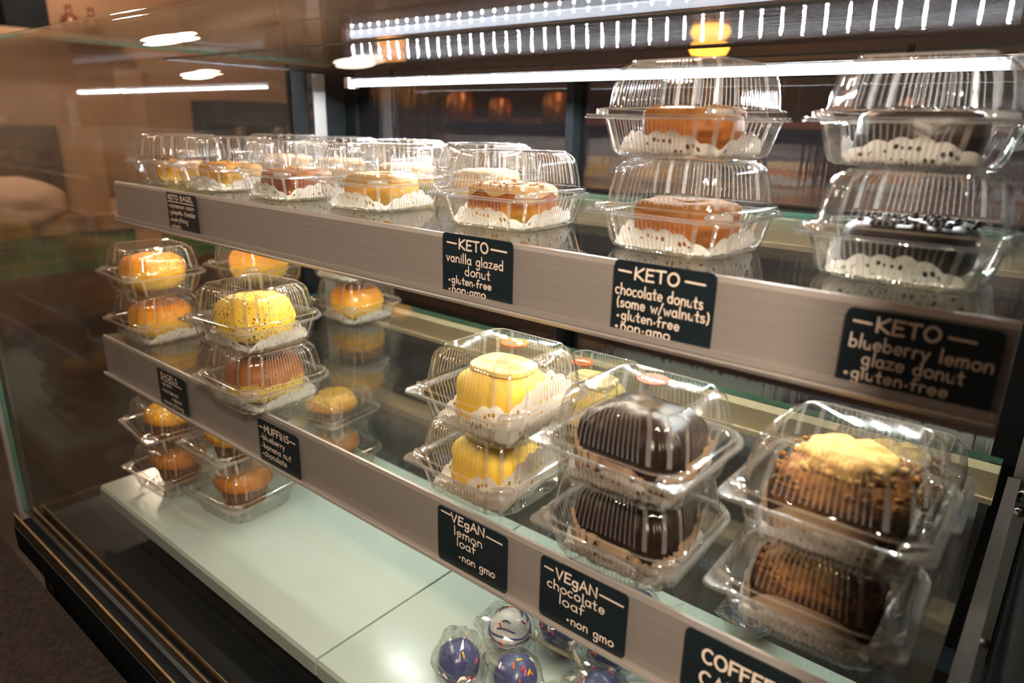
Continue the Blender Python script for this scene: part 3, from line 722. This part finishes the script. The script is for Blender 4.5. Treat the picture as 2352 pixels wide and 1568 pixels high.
def crumbs(n, R, r0, zfun, s0, s1, seed):
    rnd = random.Random(seed); b = MB()
    for _ in range(n):
        th = rnd.uniform(0, 2*PI); r = rnd.uniform(r0, R); s = rnd.uniform(s0, s1)
        b.sphere((r*math.cos(th), r*math.sin(th), zfun(r)+s*.3), s, 6, 4, (1, rnd.uniform(.6, 1), rnd.uniform(.6, 1)))
    return b
FOOD = {}
def food(kind):
    """first call builds the thing; later calls copy it"""
    if kind in FOOD: return copy_tree(FOOD[kind])
    t = thing(kind, 'x', 'cake')
    nm = kind
    if kind == 'glazed_cake':
        ring_cake(.040, .006, .034, .55, seed=1, square=.35).build('sponge', crust_brown, t, True)
        ring_cake(.040, .006, .034, .55, seed=1, half=True, grow=.0014, z0=.0006, square=.35).build('glaze', glaze_cream, t, True, (0, 0, .0))
        crumbs(46, .038, .014, lambda r: .0345, .0014, .003, 5).build('nut_topping', nuts_m, t, True)
    elif kind == 'yellow_cake':
        ring_cake(.039, .006, .033, .6, seed=2, square=.3).build('sponge', crust_gold, t, True)
        crumbs(16, .036, .012, lambda r: .033, .001, .0022, 8).build('dark_topping', glaze_dark, t, True)
    elif kind == 'cream_cake':
        ring_cake(.039, .006, .033, .6, seed=12, square=.3).build('sponge', crust_gold, t, True)
        ring_cake(.039, .006, .033, .6, seed=12, half=True, grow=.0014, z0=.0006, square=.3).build('glaze', glaze_cream, t, True)
    elif kind == 'redbrown_cake':
        ring_cake(.040, .006, .030, .5, seed=3, square=.4).build('sponge', crust_red, t, True)
        ring_cake(.040, .006, .030, .5, seed=3, half=True, grow=.001, square=.4).build('glaze', principled('glaze_ochre', (.40, .18, .06), .5, col2=(.30, .11, .03), scale=60), t, True)
    elif kind == 'caramel_donut':
        ring_cake(.041, .007, .033, .5, seed=4, square=.25).build('ring', crust_caramel, t, True)
        ring_cake(.041, .007, .033, .5, seed=4, half=True, grow=.0012, z0=.0006, square=.25).build('glaze', principled('glaze_tan', (.32, .15, .04), .75, spec=.12, col2=(.24, .09, .018), scale=50, bump=.1), t, True)
    elif kind == 'dark_donut':
        ring_cake(.042, .007, .033, .5, seed=5, square=.25).build('ring', crust_dark, t, True)
        crumbs(70, .040, .012, lambda r: .033, .0014, .0034, 6).build('crumb_topping', glaze_dark, t, True)
    elif kind.startswith('bagel'):
        m = {'bagel_golden': bagel_gold, 'bagel_seeded': bagel_seed, 'bagel_toasted': bagel_brown}[kind]
        ring_cake(.050, .004, .052, .85, seed=7, amp=.0016).build('crust', m, t, True)
        if kind != 'bagel_golden': crumbs(60, .044, .012, lambda r: .026+.026*math.sqrt(max(0, 1-((r-.027)/.023)**2)), .0007, .0013, 9).build('seeds', principled('seeds', (.05, .03, .02), .6, col2=(.6, .45, .25), scale=200), t, True)
    elif kind.startswith('muffin'):
        b = MB(); b.lathe([(.026, 0), (.028, .004), (.034, .030), (.0345, .032)], n=96, flute=.03, nf=24); b.build('paper_cup', cup_paper, t)
        b = MB(); rows = []
        prof = [(.0335, .030), (.040, .033), (.0415, .037), (.0385, .045), (.031, .053), (.020, .058), (.008, .060)]
        for r, z in prof:
            rows.append([Vector((r*math.cos(2*PI*i/40), r*math.sin(2*PI*i/40), z))*(1+.07*noise.noise(Vector((math.cos(2*PI*i/40)*2, math.sin(2*PI*i/40)*2, z*60)))) for i in range(40)])
        b.rings(rows, 0, True, True); b.build('muffin_top', muffin_top if kind == 'muffin_golden' else muffin_dark, t, True)
    elif kind == 'lemon_loaf':
        block(.040, .036, .053, .5, amp=.0008, seed=1).build('sponge', lemon_m, t, True)
        b = block(.031, .027, .007, .7, amp=.001, seed=2); b.build('icing', principled('icing_white', (.90, .74, .36), .4, col2=(.88, .64, .18), scale=50), t, True, (0, 0, .0490))
    elif kind == 'chocolate_loaf':
        block(.043, .038, .056, .45, n=144, flute=.014, nf=26, amp=.0006, seed=3).build('sponge', choc_m, t, True)
        b = MB(); rows = []
        for zz, f in ((0, .92), (.001, .98), (.026, 1.06)):
            rows.append([((.043*f*(1+.03*math.cos(36*th)))*spow(math.cos(th), .45), (.038*f*(1+.03*math.cos(36*th)))*spow(math.sin(th), .45), .0005+zz*(.82+.26*math.sin(2*th+.6)+.08*math.sin(7*th)) if zz > .01 else zz) for th in [2*PI*i/216 for i in range(216)]])
        b.rings(rows, 0, False); b.build('pleated_liner', kraft, t)
    elif kind == 'coffee_cake':
        block(.043, .040, .052, .5, amp=.0022, seed=4, freq=140).build('sponge', coffee_m, t, True)
        b = block(.030, .028, .016, .85, amp=.002, seed=5, freq=120); b.build('crumb_topping', crumb_pale, t, True, (0, 0, .0455))
        crumbs(140, .036, .006, lambda r: .052-.35*max(0, r-.024), .0012, .0036, 11).build('crumbs', crumb_pale, t, True)
        rnd = random.Random(21); b = MB()
        for _ in range(260):
            th = rnd.uniform(0, 2*PI); zz = rnd.uniform(.012, .046); q = rnd.uniform(.0010, .0030)
            b.sphere((.0425*spow(math.cos(th), .5), .0395*spow(math.sin(th), .5), zz), q, 6, 4, (1, rnd.uniform(.7, 1), rnd.uniform(.7, 1)))
        b.build('side_crumbs', coffee_m, t, True)
        b = MB(); rows = []
        for zz, f in ((0, .94), (.001, 1.0), (.020, 1.10)):
            rows.append([(.043*f*spow(math.cos(th), .4), .040*f*spow(math.sin(th), .4), zz*(.9+.35*math.cos(4*th)) if zz > .01 else zz) for th in [2*PI*i/120 for i in range(120)]])
        b.rings(rows); b.build('paper_liner', kraft, t)
    FOOD[kind] = t
    return t
def put_food(kind, name, x, y, z, label, cat, group, rz=0, dz=.0045, sc=1):
    t = food(kind); t.location = (x, y, Z(z)+dz); t.rotation_euler = (0, 0, rz); t.scale = (sc, sc, sc)
    if name == 'bagel': t.scale = (.93, .93, .98)
    if name in ('lemon_loaf', 'coffee_cake'): t.scale = (.93, .93, .95)
    t.name = name; tag(t, label, cat, group)
    return t

PITCH = .0738
BOXG = 'clear hinged boxes on the shelves'
def unit(x, y, zs, kind, name, cat, fgroup, boxlab, foodlab, doilab=None, rz=0, level=0, frz=0, tall=False, v=0, sc=1, stick=None):
    z = zs+.0004+level*PITCH
    c = container(x, y, z, boxlab, BOXG, rz)
    if stick is not None: sticker(c, *stick)
    if doilab: doily(x, y, z, doilab, rz+(.1 if v else 0), tall, v)
    put_food(kind, name, x, y, z, foodlab, cat, fgroup, rz+frz, sc=sc)
    return c
KG = 'cakes in boxes on the upper shelf'
# upper shelf, front row (right to left)
unit(-.450, .548, ZU, 'glazed_cake', 'glazed_cake', 'cake', KG, 'clear hinged box right behind the vanilla glazed donut card', 'brown cake with cream glaze and chopped nuts behind the vanilla card', 'lacy doily under the nut-topped glazed cake', .06, v=0)
unit(-.648, .545, ZU, 'cream_cake', 'glazed_cake', 'cake', KG, 'clear hinged box left of the one behind the vanilla donut card', 'golden cake with cream top, second from right in the front upper row', 'lacy doily under the golden cream-topped cake', .02, frz=.3, v=1)
unit(-.805, .535, ZU, 'redbrown_cake', 'glazed_cake', 'cake', KG, 'clear hinged box holding the reddish brown cake on the upper shelf', 'reddish brown cake, third from right in the front upper row', 'lacy doily under the reddish brown cake', -.03, v=0)
unit(-.960, .530, ZU, 'yellow_cake', 'glazed_cake', 'cake', KG, 'clear hinged box above the KETO BAGEL card, second from the left end', 'orange-gold cake with dark bits, second from the left end of the upper shelf', 'lacy doily under the orange-gold cake second from the left end', .05, v=1)
unit(-1.095, .525, ZU, 'yellow_cake', 'glazed_cake', 'cake', KG, 'clear hinged box at the far left front corner of the upper shelf', 'yellow cake at the far left front corner of the upper shelf', None, -.04, frz=.8, sc=.9)
# upper shelf, back row (right to left)
for i, (x, lab) in enumerate(((-.625, 'rightmost'), (-.782, 'second from the right'), (-.938, 'third from the right'), (-1.090, 'leftmost'))):
    unit(x, .705, ZU, 'cream_cake', 'glazed_cake', 'cake', KG, 'clear hinged box in the upper back row, '+lab, 'half hidden pale glazed cake in the upper back row, '+lab, None, .03*(i-1), frz=i*.5)
# stacks on the upper shelf
unit(-.258, .545, ZU, 'caramel_donut', 'frosted_donut', 'donut', KG, 'lower clear box of the stack behind the chocolate donuts card', 'caramel brown donut in the lower box above the chocolate donuts card', 'scalloped doily under the caramel donut in the lower box', -.04)
unit(-.262, .547, ZU, 'caramel_donut', 'frosted_donut', 'donut', KG, 'upper clear box of the stack behind the chocolate donuts card, under the light strip', 'caramel brown donut in the upper box of that stack, under the light strip', 'scalloped doily under the caramel donut in the upper box', -.10, 1, .4, v=1)
unit(-.093, .553, ZU, 'dark_donut', 'frosted_donut', 'donut', KG, 'lower blurred clear box of the rightmost stack on the upper shelf', 'dark crumb-topped donut in the lower box of the rightmost upper stack', 'scalloped doily under the dark donut in the lower right box', .02)
unit(-.104, .580, ZU, 'dark_donut', 'frosted_donut', 'donut', KG, 'upper blurred clear box of the rightmost stack, at the right edge of the photo', 'dark donut in the upper box at the right edge of the photo', 'large scalloped doily in front of the dark donut in the upper right box', .0, 1, .3, tall=False, v=1)

BG = 'bagels on the middle shelf'
unit(-1.098, .465, ZL, 'bagel_golden', 'bagel', 'bagel', BG, 'lower clear box of the far left stack on the middle shelf', 'golden bagel in the lower box of the far left stack', 'white doily in the lower box of the far left bagel stack', .04)
unit(-1.100, .463, ZL, 'bagel_golden', 'bagel', 'bagel', BG, 'upper clear box of the far left stack on the middle shelf', 'golden bagel in the upper box of the far left stack', None, -.05, 1)
unit(-1.045, .610, ZL, 'bagel_golden', 'bagel', 'bagel', BG, 'lower clear box behind the far left and seeded bagel stacks', 'hidden golden bagel in the lower box behind the far left stack', None, .0)
unit(-1.045, .610, ZL, 'bagel_golden', 'bagel', 'bagel', BG, 'upper clear box with a bright ribbed rim behind the seeded bagel box', 'orange-gold bagel in the upper box right behind the seeded bagel', None, .12, 1)
unit(-.745, .430, ZL, 'bagel_toasted', 'bagel', 'bagel', BG, 'lower clear box of the stack at the shelf edge above the MUFFINS card', 'brown-topped seeded bagel in the lower box above the MUFFINS card', 'white doily under the brown-topped seeded bagel', .0, v=1)
unit(-.752, .428, ZL, 'bagel_seeded', 'bagel', 'bagel', BG, 'upper clear box of the stack at the shelf edge above the MUFFINS card', 'yellow poppy-seeded bagel in the upper box above the MUFFINS card', 'white doily under the yellow seeded bagel', .10, 1)
unit(-.965, .745, ZL, 'bagel_golden', 'bagel', 'bagel', BG, 'lower clear box of the back stack right of the seeded bagels', 'golden brown bagel in the lower box of the back stack', 'white doily in the lower box of the back stack', .0)
unit(-.968, .742, ZL, 'bagel_golden', 'bagel', 'bagel', BG, 'upper clear box of the back stack, its top hidden by the upper price rail', 'golden brown bagel in the upper box of the back stack, under the price rail', 'white doily in the upper box of the back stack', .03, 1, v=1)
LG = 'loaves and coffee cakes on the middle shelf'
unit(-.388, .455, ZL, 'lemon_loaf', 'lemon_loaf', 'cake', LG, 'lower clear box of the lemon loaf stack on the middle shelf', 'yellow lemon loaf in the lower box of its stack', 'tall doily around the lemon loaf in the lower box', .0, tall=True)
unit(-.374, .447, ZL, 'lemon_loaf', 'lemon_loaf', 'cake', LG, 'upper clear box of the lemon loaf stack with an orange Vegan sticker', 'yellow lemon loaf in the upper box under the orange Vegan sticker', 'tall white speckled doily right of the upper lemon loaf', .0, 1, tall=True, stick=(math.radians(160), .004, .010))
unit(-.402, .640, ZL, 'lemon_loaf', 'lemon_loaf', 'cake', LG, 'clear box with a Vegan sticker half hidden behind the lemon loaf stack', 'lemon loaf in the half hidden box behind the lemon loaf stack', None, .02, stick=(math.radians(200), -.012, -.004))
unit(-.234, .452, ZL, 'chocolate_loaf', 'chocolate_loaf', 'cake', LG, 'lower clear box of the chocolate loaf stack on the middle shelf', 'dark chocolate loaf in the lower box of its stack', 'doily under the chocolate loaf in the lower box', .02)
unit(-.229, .442, ZL, 'chocolate_loaf', 'chocolate_loaf', 'cake', LG, 'upper clear box of the chocolate loaf stack with a brown Vegan sticker', 'dark ridged chocolate loaf in the upper box with the brown sticker', 'doily under the chocolate loaf in the upper box', -.02, 1, v=1, stick=(math.radians(10), -.004, .016, principled('sticker_brown', (.20, .09, .065), .8, spec=.1, col2=(.24, .11, .08), scale=40)))
unit(-.094, .470, ZL, 'coffee_cake', 'coffee_cake', 'cake', LG, 'lower clear box of the coffee cake stack at the right end of the middle shelf', 'brown coffee cake in the lower box of its stack', 'doily under the coffee cake in the lower box', .03)
unit(-.088, .462, ZL, 'coffee_cake', 'coffee_cake', 'cake', LG, 'upper clear box of the coffee cake stack at the right end of the middle shelf', 'coffee cake with pale crumb top in the upper box of its stack', 'doily under the coffee cake in the upper box', .0, 1, v=1)
unit(-.090, .660, ZL, 'coffee_cake', 'coffee_cake', 'cake', LG, 'clear box half hidden behind the coffee cake stack', 'coffee cake in the half hidden box behind the coffee cake stack', None, .02)
MG = 'muffins in boxes on the left white tray'
unit(-1.042, .440, ZT, 'muffin_dark', 'muffin', 'muffin', MG, 'lower clear box of the left muffin stack on the white tray', 'dark brown muffin in the lower box of the left muffin stack', None, .06)
unit(-1.042, .440, ZT, 'muffin_golden', 'muffin', 'muffin', MG, 'upper clear box of the left muffin stack on the white tray', 'orange muffin in the upper box of the left muffin stack', None, -.1, 1)
unit(-.900, .470, ZT, 'muffin_dark', 'muffin', 'muffin', MG, 'lower clear box of the muffin stack nearest the tray front', 'brown muffin in the lower box nearest the tray front', None, .1)
unit(-.905, .468, ZT, 'muffin_golden', 'muffin', 'muffin', MG, 'upper clear box of the muffin stack nearest the tray front', 'bright orange muffin in the upper box nearest the tray front', None, .02, 1)
unit(-.905, .640, ZT, 'muffin_dark', 'muffin', 'muffin', MG, 'lower clear muffin box farther back on the tray, below the middle shelf glass', 'brown muffin in the lower box farther back on the tray', None, .0)
unit(-.900, .635, ZT, 'muffin_golden', 'muffin', 'muffin', MG, 'upper clear muffin box seen through the middle glass shelf', 'orange muffin seen through the middle glass shelf', None, .15, 1)

# ------------------------------------------------------------------ cake pops
navy = principled('navy_candy', (.045, .058, .17), .3, col2=(.075, .095, .24), scale=26, bump=.25, coat=.3)
whitec = principled('white_candy', (.84, .82, .80), .3, coat=.3)
SPR = [principled('sprinkle_'+n, c, .4) for n, c in (('yellow', (.85, .62, .04)), ('orange', (.85, .18, .02)), ('red', (.70, .03, .04)), ('white', (.85, .78, .70)), ('pink', (.85, .15, .35)))]
def sprinkle_meshes():
    b = MB(); b.tube([(-.0034, 0, 0), (-.003, 0, 0), (.003, 0, 0), (.0034, 0, 0)], [.0004, .0011, .0011, .0004], 8)
    return [b.mesh('sprinkle', m, True) for m in SPR]
SPR_ME = sprinkle_meshes()
stick_m = principled('paper_stick', (.78, .68, .48), .6)
tie_m = principled('twist_tie', (.80, .74, .66), .5)
def pop_ball(mat, seed):
    b = MB(); rows = []; n, m = 36, 20; R = .0225
    for j in range(m+1):
        a = PI*(j+.02)/(m+.04)
        row = []
        for i in range(n):
            th = 2*PI*i/n; d = Vector((math.sin(a)*math.cos(th), math.sin(a)*math.sin(th), -math.cos(a)))
            k = 1+.035*math.sin(5*a+2*th+seed)*math.sin(a)+.03*noise.noise(d*2+Vector((seed, 0, 0)))
            row.append(d*R*k)
        rows.append(row)
    b.rings(rows, 0, True, True); return b.mesh('cake_ball', mat, True)
BALLS = [pop_ball(navy, s) for s in (0, 1.7)]+[pop_ball(whitec, .5)]
def wrapper_mesh(seed):
    """cellophane bag: crumpled skin round the ball, gathered at the tie, flaring skirt after it, pointed corners above"""
    b = MB(); rows = []; n = 44; rj = random.Random(int(seed*10)+3)
    for x, r, cr in ((-.036, .004, .5), (-.031, .016, .45), (-.024, .0225, .2), (-.012, .0262, .08), (.002, .0275, .08), (.014, .0245, .12), (.022, .0165, .2), (.028, .0045, .15), (.032, .0042, .15), (.040, .010, .35), (.049, .014, .4)):
        row = []
        for i in range(n):
            th = 2*PI*i/n; k = 1+cr*(.55*math.sin(4*th+seed+x*90)+.45*noise.noise(Vector((math.cos(th)*2.5, math.sin(th)*2.5, x*70+seed))))
            k += rj.uniform(-.05, .05); row.append((x+.004*math.sin(2*th+seed)*cr*3+rj.uniform(-.0012, .0012), r*k*math.cos(th), r*k*math.sin(th)))
        rows.append(row)
    b.rings(rows, 0, True, False); return b.mesh('wrapper', cello, False)
WRAPS = [wrapper_mesh(s) for s in (0, 2.2)]
def cake_pop(x, y, rz, label, kind, seed, lift=0):
    rnd = random.Random(seed)
    t = thing('cake_pop', label, 'cake pop', (x, y, Z(ZT)+.0285+lift), rz, 'wrapped cake pops on the right white tray')
    ball = obj('cake_ball', BALLS[2 if kind == 'white' else seed % 2], t, (0, 0, 0), (rnd.uniform(0, 6), rnd.uniform(0, 6), rnd.uniform(0, 6)))
    b = MB(); b.tube([(.015, 0, 0), (.075, 0, -.016)], .0022, 8); b.build('stick', stick_m, t, True)
    for _ in range(13):
        d = Vector((rnd.uniform(-.9, .9), rnd.uniform(-1, .7), rnd.uniform(-.5, 1))).normalized()
        s = obj('sprinkle', SPR_ME[rnd.randrange(5)], t, d*.0232)
        s.rotation_euler = (d.to_track_quat('Z', 'Y') @ Matrix.Rotation(rnd.uniform(0, 3), 3, 'Z').to_quaternion()).to_euler()
    if kind == 'white':
        b = MB()
        for q in range(5):
            b.tube([(.0232*math.cos(a)*math.cos(.35*(q-1.2)), .0232*math.sin(a)*math.cos(.35*(q-1.2)), .0232*math.sin(.35*(q-1.2))*(.8+.3*math.sin(3*a))) for a in [2*PI*i/40 for i in range(41)]], .0011, 6)
        b.build('navy_drizzle', navy, t, True)
    obj('wrapper', WRAPS[seed % 2], t)
    b = MB(); b.lathe([(.0042, -.002), (.0062, -.001), (.0062, .001), (.0042, .002)], n=12)
    b.box(.004, .022, -.0018, .0018, -.0003, .0003); o = b.build('twist_tie', tie_m, t); o.location = (.030, 0, 0); o.rotation_euler = (0, PI/2, .5)
pops = [(-.408, .424, -.7, 'navy cake pop lying apart at the front left of the group', 'navy', 1),
 (-.398, .495, .35, 'white cake pop with navy drizzle', 'white', 2),
 (-.350, .446, .15, 'navy cake pop in front of the white one', 'navy', 3),
 (-.357, .534, -.5, 'navy cake pop half under the chocolate loaf card, right of the white one', 'navy', 4),
 (-.297, .536, -.9, 'navy cake pop below the chocolate loaf card, two right of the white one', 'navy', 5),
 (-.272, .484, .1, 'large navy cake pop at the bottom edge of the photo, right of the middle', 'navy', 6),
 (-.222, .500, .2, 'rightmost front navy cake pop, at the bottom edge under the rail', 'navy', 7),
 (-.310, .618, .4, 'navy cake pop seen through the shelf glass left of the chocolate loaf stack', 'navy', 8),
 (-.235, .590, -.3, 'navy cake pop seen through the shelf glass under the chocolate loaf box', 'navy', 9),
 (-.170, .565, .5, 'navy cake pop seen through the shelf glass right below the chocolate loaf box', 'navy', 10),
 (-.205, .700, .6, 'navy cake pop at the back of the tray behind the coffee cake boxes', 'navy', 12),
 (-.120, .600, .1, 'navy cake pop seen through the shelf glass between chocolate loaf and coffee cake', 'navy', 11)]
for x, y, rz, lab, kind, sd in pops: cake_pop(x, y, rz, lab, kind, sd)

# ------------------------------------------------------------------ surroundings seen through the glass
wood = principled('brown_wood', (.22, .09, .04), .5, col2=(.30, .13, .055), scale=4, stretch=(1, 6, 6))
tan = principled('tan_laminate', (.30, .19, .105), .6, col2=(.35, .22, .125), scale=6)
def tile_mat():
    m, nt, out = new_mat('green_tile')
    p = N(nt, 'ShaderNodeBsdfPrincipled'); p.inputs['Roughness'].default_value = .25
    tc = N(nt, 'ShaderNodeTexCoord'); mp = N(nt, 'ShaderNodeMapping'); mp.inputs['Rotation'].default_value = (0, PI/2, PI/2)
    br = N(nt, 'ShaderNodeTexBrick'); br.inputs['Scale'].default_value = 5; br.inputs['Color1'].default_value = (.015, .17, .08, 1); br.inputs['Color2'].default_value = (.025, .22, .11, 1); br.inputs['Mortar'].default_value = (.16, .24, .14, 1)
    nt.links.new(tc.outputs['Object'], mp.inputs[0]); nt.links.new(mp.outputs[0], br.inputs[0]); nt.links.new(br.outputs[0], p.inputs['Base Color']); nt.links.new(p.outputs[0], out.inputs[0])
    return m
def background():
    t = thing('back_counter', 'brown wooden work counter behind the sliding glass doors', 'counter', (-1.2, 2.2, 0))
    b = MB(); b.box(-1.3, 1.6, -.18, .35, 0, Z(-.20)); b.build('cabinet', principled('dark_cabinet', (.06, .04, .035), .6), t)
    b = MB(); b.box(-1.32, 1.62, -.20, .36, Z(-.20), Z(-.16)); b.build('worktop', tan, t)
    b = MB(); b.box(-1.3, 1.6, .30, .34, Z(-.16), Z(.03)); b.build('splashback', wood, t)
    b = MB(); b.box(-1.3, 1.5, -.02, .24, -.012, .012); b.build('shelf_board', blackm, t, False, (0, .06, Z(-.005)))
    copper = principled('copper', (.45, .17, .06), .35, .6)
    for i, (x, r, h) in enumerate(((-2.25, .06, .13), (-2.02, .05, .10), (-1.72, .06, .12), (-.62, .055, .11), (-.45, .05, .09))):
        b = MB(); b.lathe([(r*.9, 0), (r, .006), (r, h*.8), (r*.8, h*.92), (r*.82, h)], n=24); o = b.build('copper_canister', copper, None, True, (x, 2.36, Z(.0075)))
        tag(o, 'blurred copper canister on the shelf behind the glass doors, '+['leftmost', 'second from left', 'third from left', 'second from right', 'rightmost'][i], 'canister', 'copper canisters')
    t = thing('service_counter', 'service counter with green tile front and tan top beyond the left end of the case', 'counter', (-3.1, 1.3, 0))
    b = MB(); b.box(-.5, 0, -1.5, 1.6, Z(-.60), Z(-.44)); b.build('tiled_front', tile_mat(), t)
    b = MB(); b.box(-.5, -.01, -1.5, 1.6, 0, Z(-.60)); b.build('counter_body', principled('dark_cabinet', (.06, .04, .035), .6), t)
    b = MB(); b.box(-.55, .05, -1.55, 1.65, Z(-.44), Z(-.38)); b.build('counter_top', tan, t)
    b = MB(); out = [(-.4, 0)]+[(.28+.12*math.cos(a)-.0, .32+.12*math.sin(a)) for a in [PI/2-PI/2*k/8 for k in range(9)]][::1]+[(.4, 0)]
    out = [(-.4, 0), (-.4, .44)]+[(.28+.12*math.cos(PI/2-PI/2*k/8), .32+.12*math.sin(PI/2-PI/2*k/8)) for k in range(9)]+[(.4, 0)]
    b.prism_x([(y, z) for y, z in out], -.03, .03)
    o = b.build('counter_screen', tan); o.location = (-3.2, .80, Z(-.38)+.0005); tag(o, 'tan counter screen with a rounded corner beyond the left glass panel', 'screen')
    b = MB(); b.box(-.002, .002, -.30, .24, .06, .34); b.build('dark_panel', principled('smoked_panel', (.05, .04, .032), .5), o, False, (.034, 0, 0))
    b = MB(); rows = []
    for k in range(11):
        a = k/10; rr = .12*math.sin(PI*min(1, .12+a*.86))**.5
        rows.append([(rr*(.75+.12*noise.noise(Vector((math.cos(2*PI*i/26)*2, math.sin(2*PI*i/26)*2, a*4))))*math.cos(2*PI*i/26), rr*(1.5+.2*noise.noise(Vector((math.cos(2*PI*i/26)*2, math.sin(2*PI*i/26)*2, a*4+9))))*math.sin(2*PI*i/26), .17*a) for i in range(26)])
    b.rings(rows, 0, True, True); o = b.build('paper_sack', principled('sack_paper', (.50, .36, .27), .8, col2=(.58, .43, .33), scale=12, bump=.4), None, True, (-2.93, .78, Z(-.38)+.0005)); tag(o, 'crumpled pale paper sack on the counter beyond the left end of the case', 'sack')
    b = MB(); b.box(-.03, .03, -.035, .035, 0, Z(.16)); o = b.build('wooden_post', tan); o.location = (-2.75, 1.16, 0); tag(o, 'pale upright post seen through the left end of the case', 'post')
    b = MB(); b.box(-.10, .10, -.45, .45, -.02, .02); o = b.build('wall_shelf', tan); o.location = (-4.49, 1.45, Z(.40)); tag(o, 'tan wall shelf with brown jars in the top left corner', 'shelf')
    for i, y in enumerate((1.62, 1.73)):
        b = MB(); b.lathe([(.012, 0), (.035, .012), (.048, .045), (.040, .085), (.016, .105), (.014, .14), (.018, .145)], n=24)
        o = b.build('brown_jar', principled('brown_glaze', (.12, .04, .02), .3), None, True); o.location = (-4.46, y, Z(.42)+.0005)
        tag(o, 'round brown jar on the wall shelf, '+('left one' if i == 0 else 'right one'), 'jar', 'jars on the wall shelf')
    b = MB(); b.box(-.08, .08, -.10, .10, 0, .18); b.box(-.06, .06, -.08, .08, .18, .22); o = b.build('coffee_tin', blackm); o.location = (-4.48, 1.40, Z(.42)+.0005); tag(o, 'dark square tin left of the jars on the wall shelf', 'tin')
    t = thing('coffee_machine', 'dark coffee machine on the counter beyond the left glass panel', 'machine', (-3.3, 1.95, Z(-.38)+.0005))
    b = MB(); b.box(-.15, .15, -.22, .22, 0, .05); b.box(-.15, -.02, -.22, .22, .05, .36); b.box(-.15, .15, -.22, .22, .36, .46); b.build('body', blackm, t)
    for y in (-.1, .1):
        b = MB(); b.lathe([(.02, .30), (.03, .33), (.03, .36)], n=16); o = b.build('brew_head', steel_bright, t, True); o.location = (.07, y, 0)
background()

# ------------------------------------------------------------------ pendant lamps, and added lamps built alike
def pendant(x, y, z, label, r=.07, watts=14, col=(1, .55, .22), es=12, two=False, group='warm pendant lamps'):
    t = thing('pendant_or_added_lamp', label, 'lamp', (x, y, Z(z)), 0, group)
    top = Z(1.45)-Z(z)
    b = MB(); b.tube([(0, 0, r*.9), (0, 0, top)], .004, 6); b.build('cord', blackm, t)
    for k in range(2 if two else 1):
        hh, st = (.36, .76) if two else (.5, 1.4)
        b = MB(); b.lathe([(r*.5, r*(-hh-k*st)), (r*.85, r*(-hh*.8-k*st)), (r, -k*r*st), (r*.85, r*(hh*.8-k*st)), (r*.5, r*(hh-k*st))], n=28)
        b.build('shade', emissive('amber_glow_%d' % int(es*10), col, es), t, True)
    b = MB(); b.lathe([(r*.3, r*.5), (r*.3, r*.75), (.01, r*.95)], n=16); b.build('cap', blackm, t)
    if watts:
        ld = bpy.data.lights.new('bulb', 'POINT'); ld.energy = watts; ld.color = col; ld.shadow_soft_size = r*1.1
        lo = bpy.data.objects.new('bulb', ld); COL.objects.link(lo); lo.parent = t; lo.location = (0, 0, -r*1.3-(r*1.4 if two else 0))
pendant(-1.36, 2.92, .385, 'two stacked amber glows standing in for a lamp reflected in the glass, above the stacked donut boxes', .082, 5, (1, .36, .03), 6.5, True, 'amber stand-ins for lamp reflections')  # glowing shapes behind the case stand in for a lamp's reflection in the glass
pendant(-3.05, 2.66, .40, 'dim pair of amber glows standing in for a lamp reflected in the glass, farther left', .082, 5, (1, .36, .05), 2.6, True, 'amber stand-ins for lamp reflections')  # dimmer stand-in for a second reflected lamp
LAMPS = [(.30, -.20, .56, 62, 'warm key lamp added by the camera to brighten the right end of the case'),  # added key lamp, lights the price rails from the right
         (-2.0, -.6, 1.1, 9, 'warm pendant lamp over the customer side, left of the camera'),
         (-3.2, -.7, 1.1, 8, 'warm pendant lamp over the far left of the customer side'),
         (.8, -1.3, 1.1, 12, 'warm pendant lamp behind and right of the camera'),
         (-2.6, .2, 1.1, 34, 'warm pendant lamp over the left end of the case'),
         (-3.9, 1.5, .95, 22, 'warm lamp added to brighten the wall by the shelf with the jars')]  # last lamp is added to light the upper left wall
for x, y, z, wt, lab in LAMPS: pendant(x, y, z, lab, .06, wt, (1, .80, .63), 25)
pendant(-1.1, 1.75, 1.15, 'warm lamp added over the work aisle to brighten the area behind the case', .07, 55, (1, .66, .40), 20)  # out-of-view lamp added to brighten the back counter
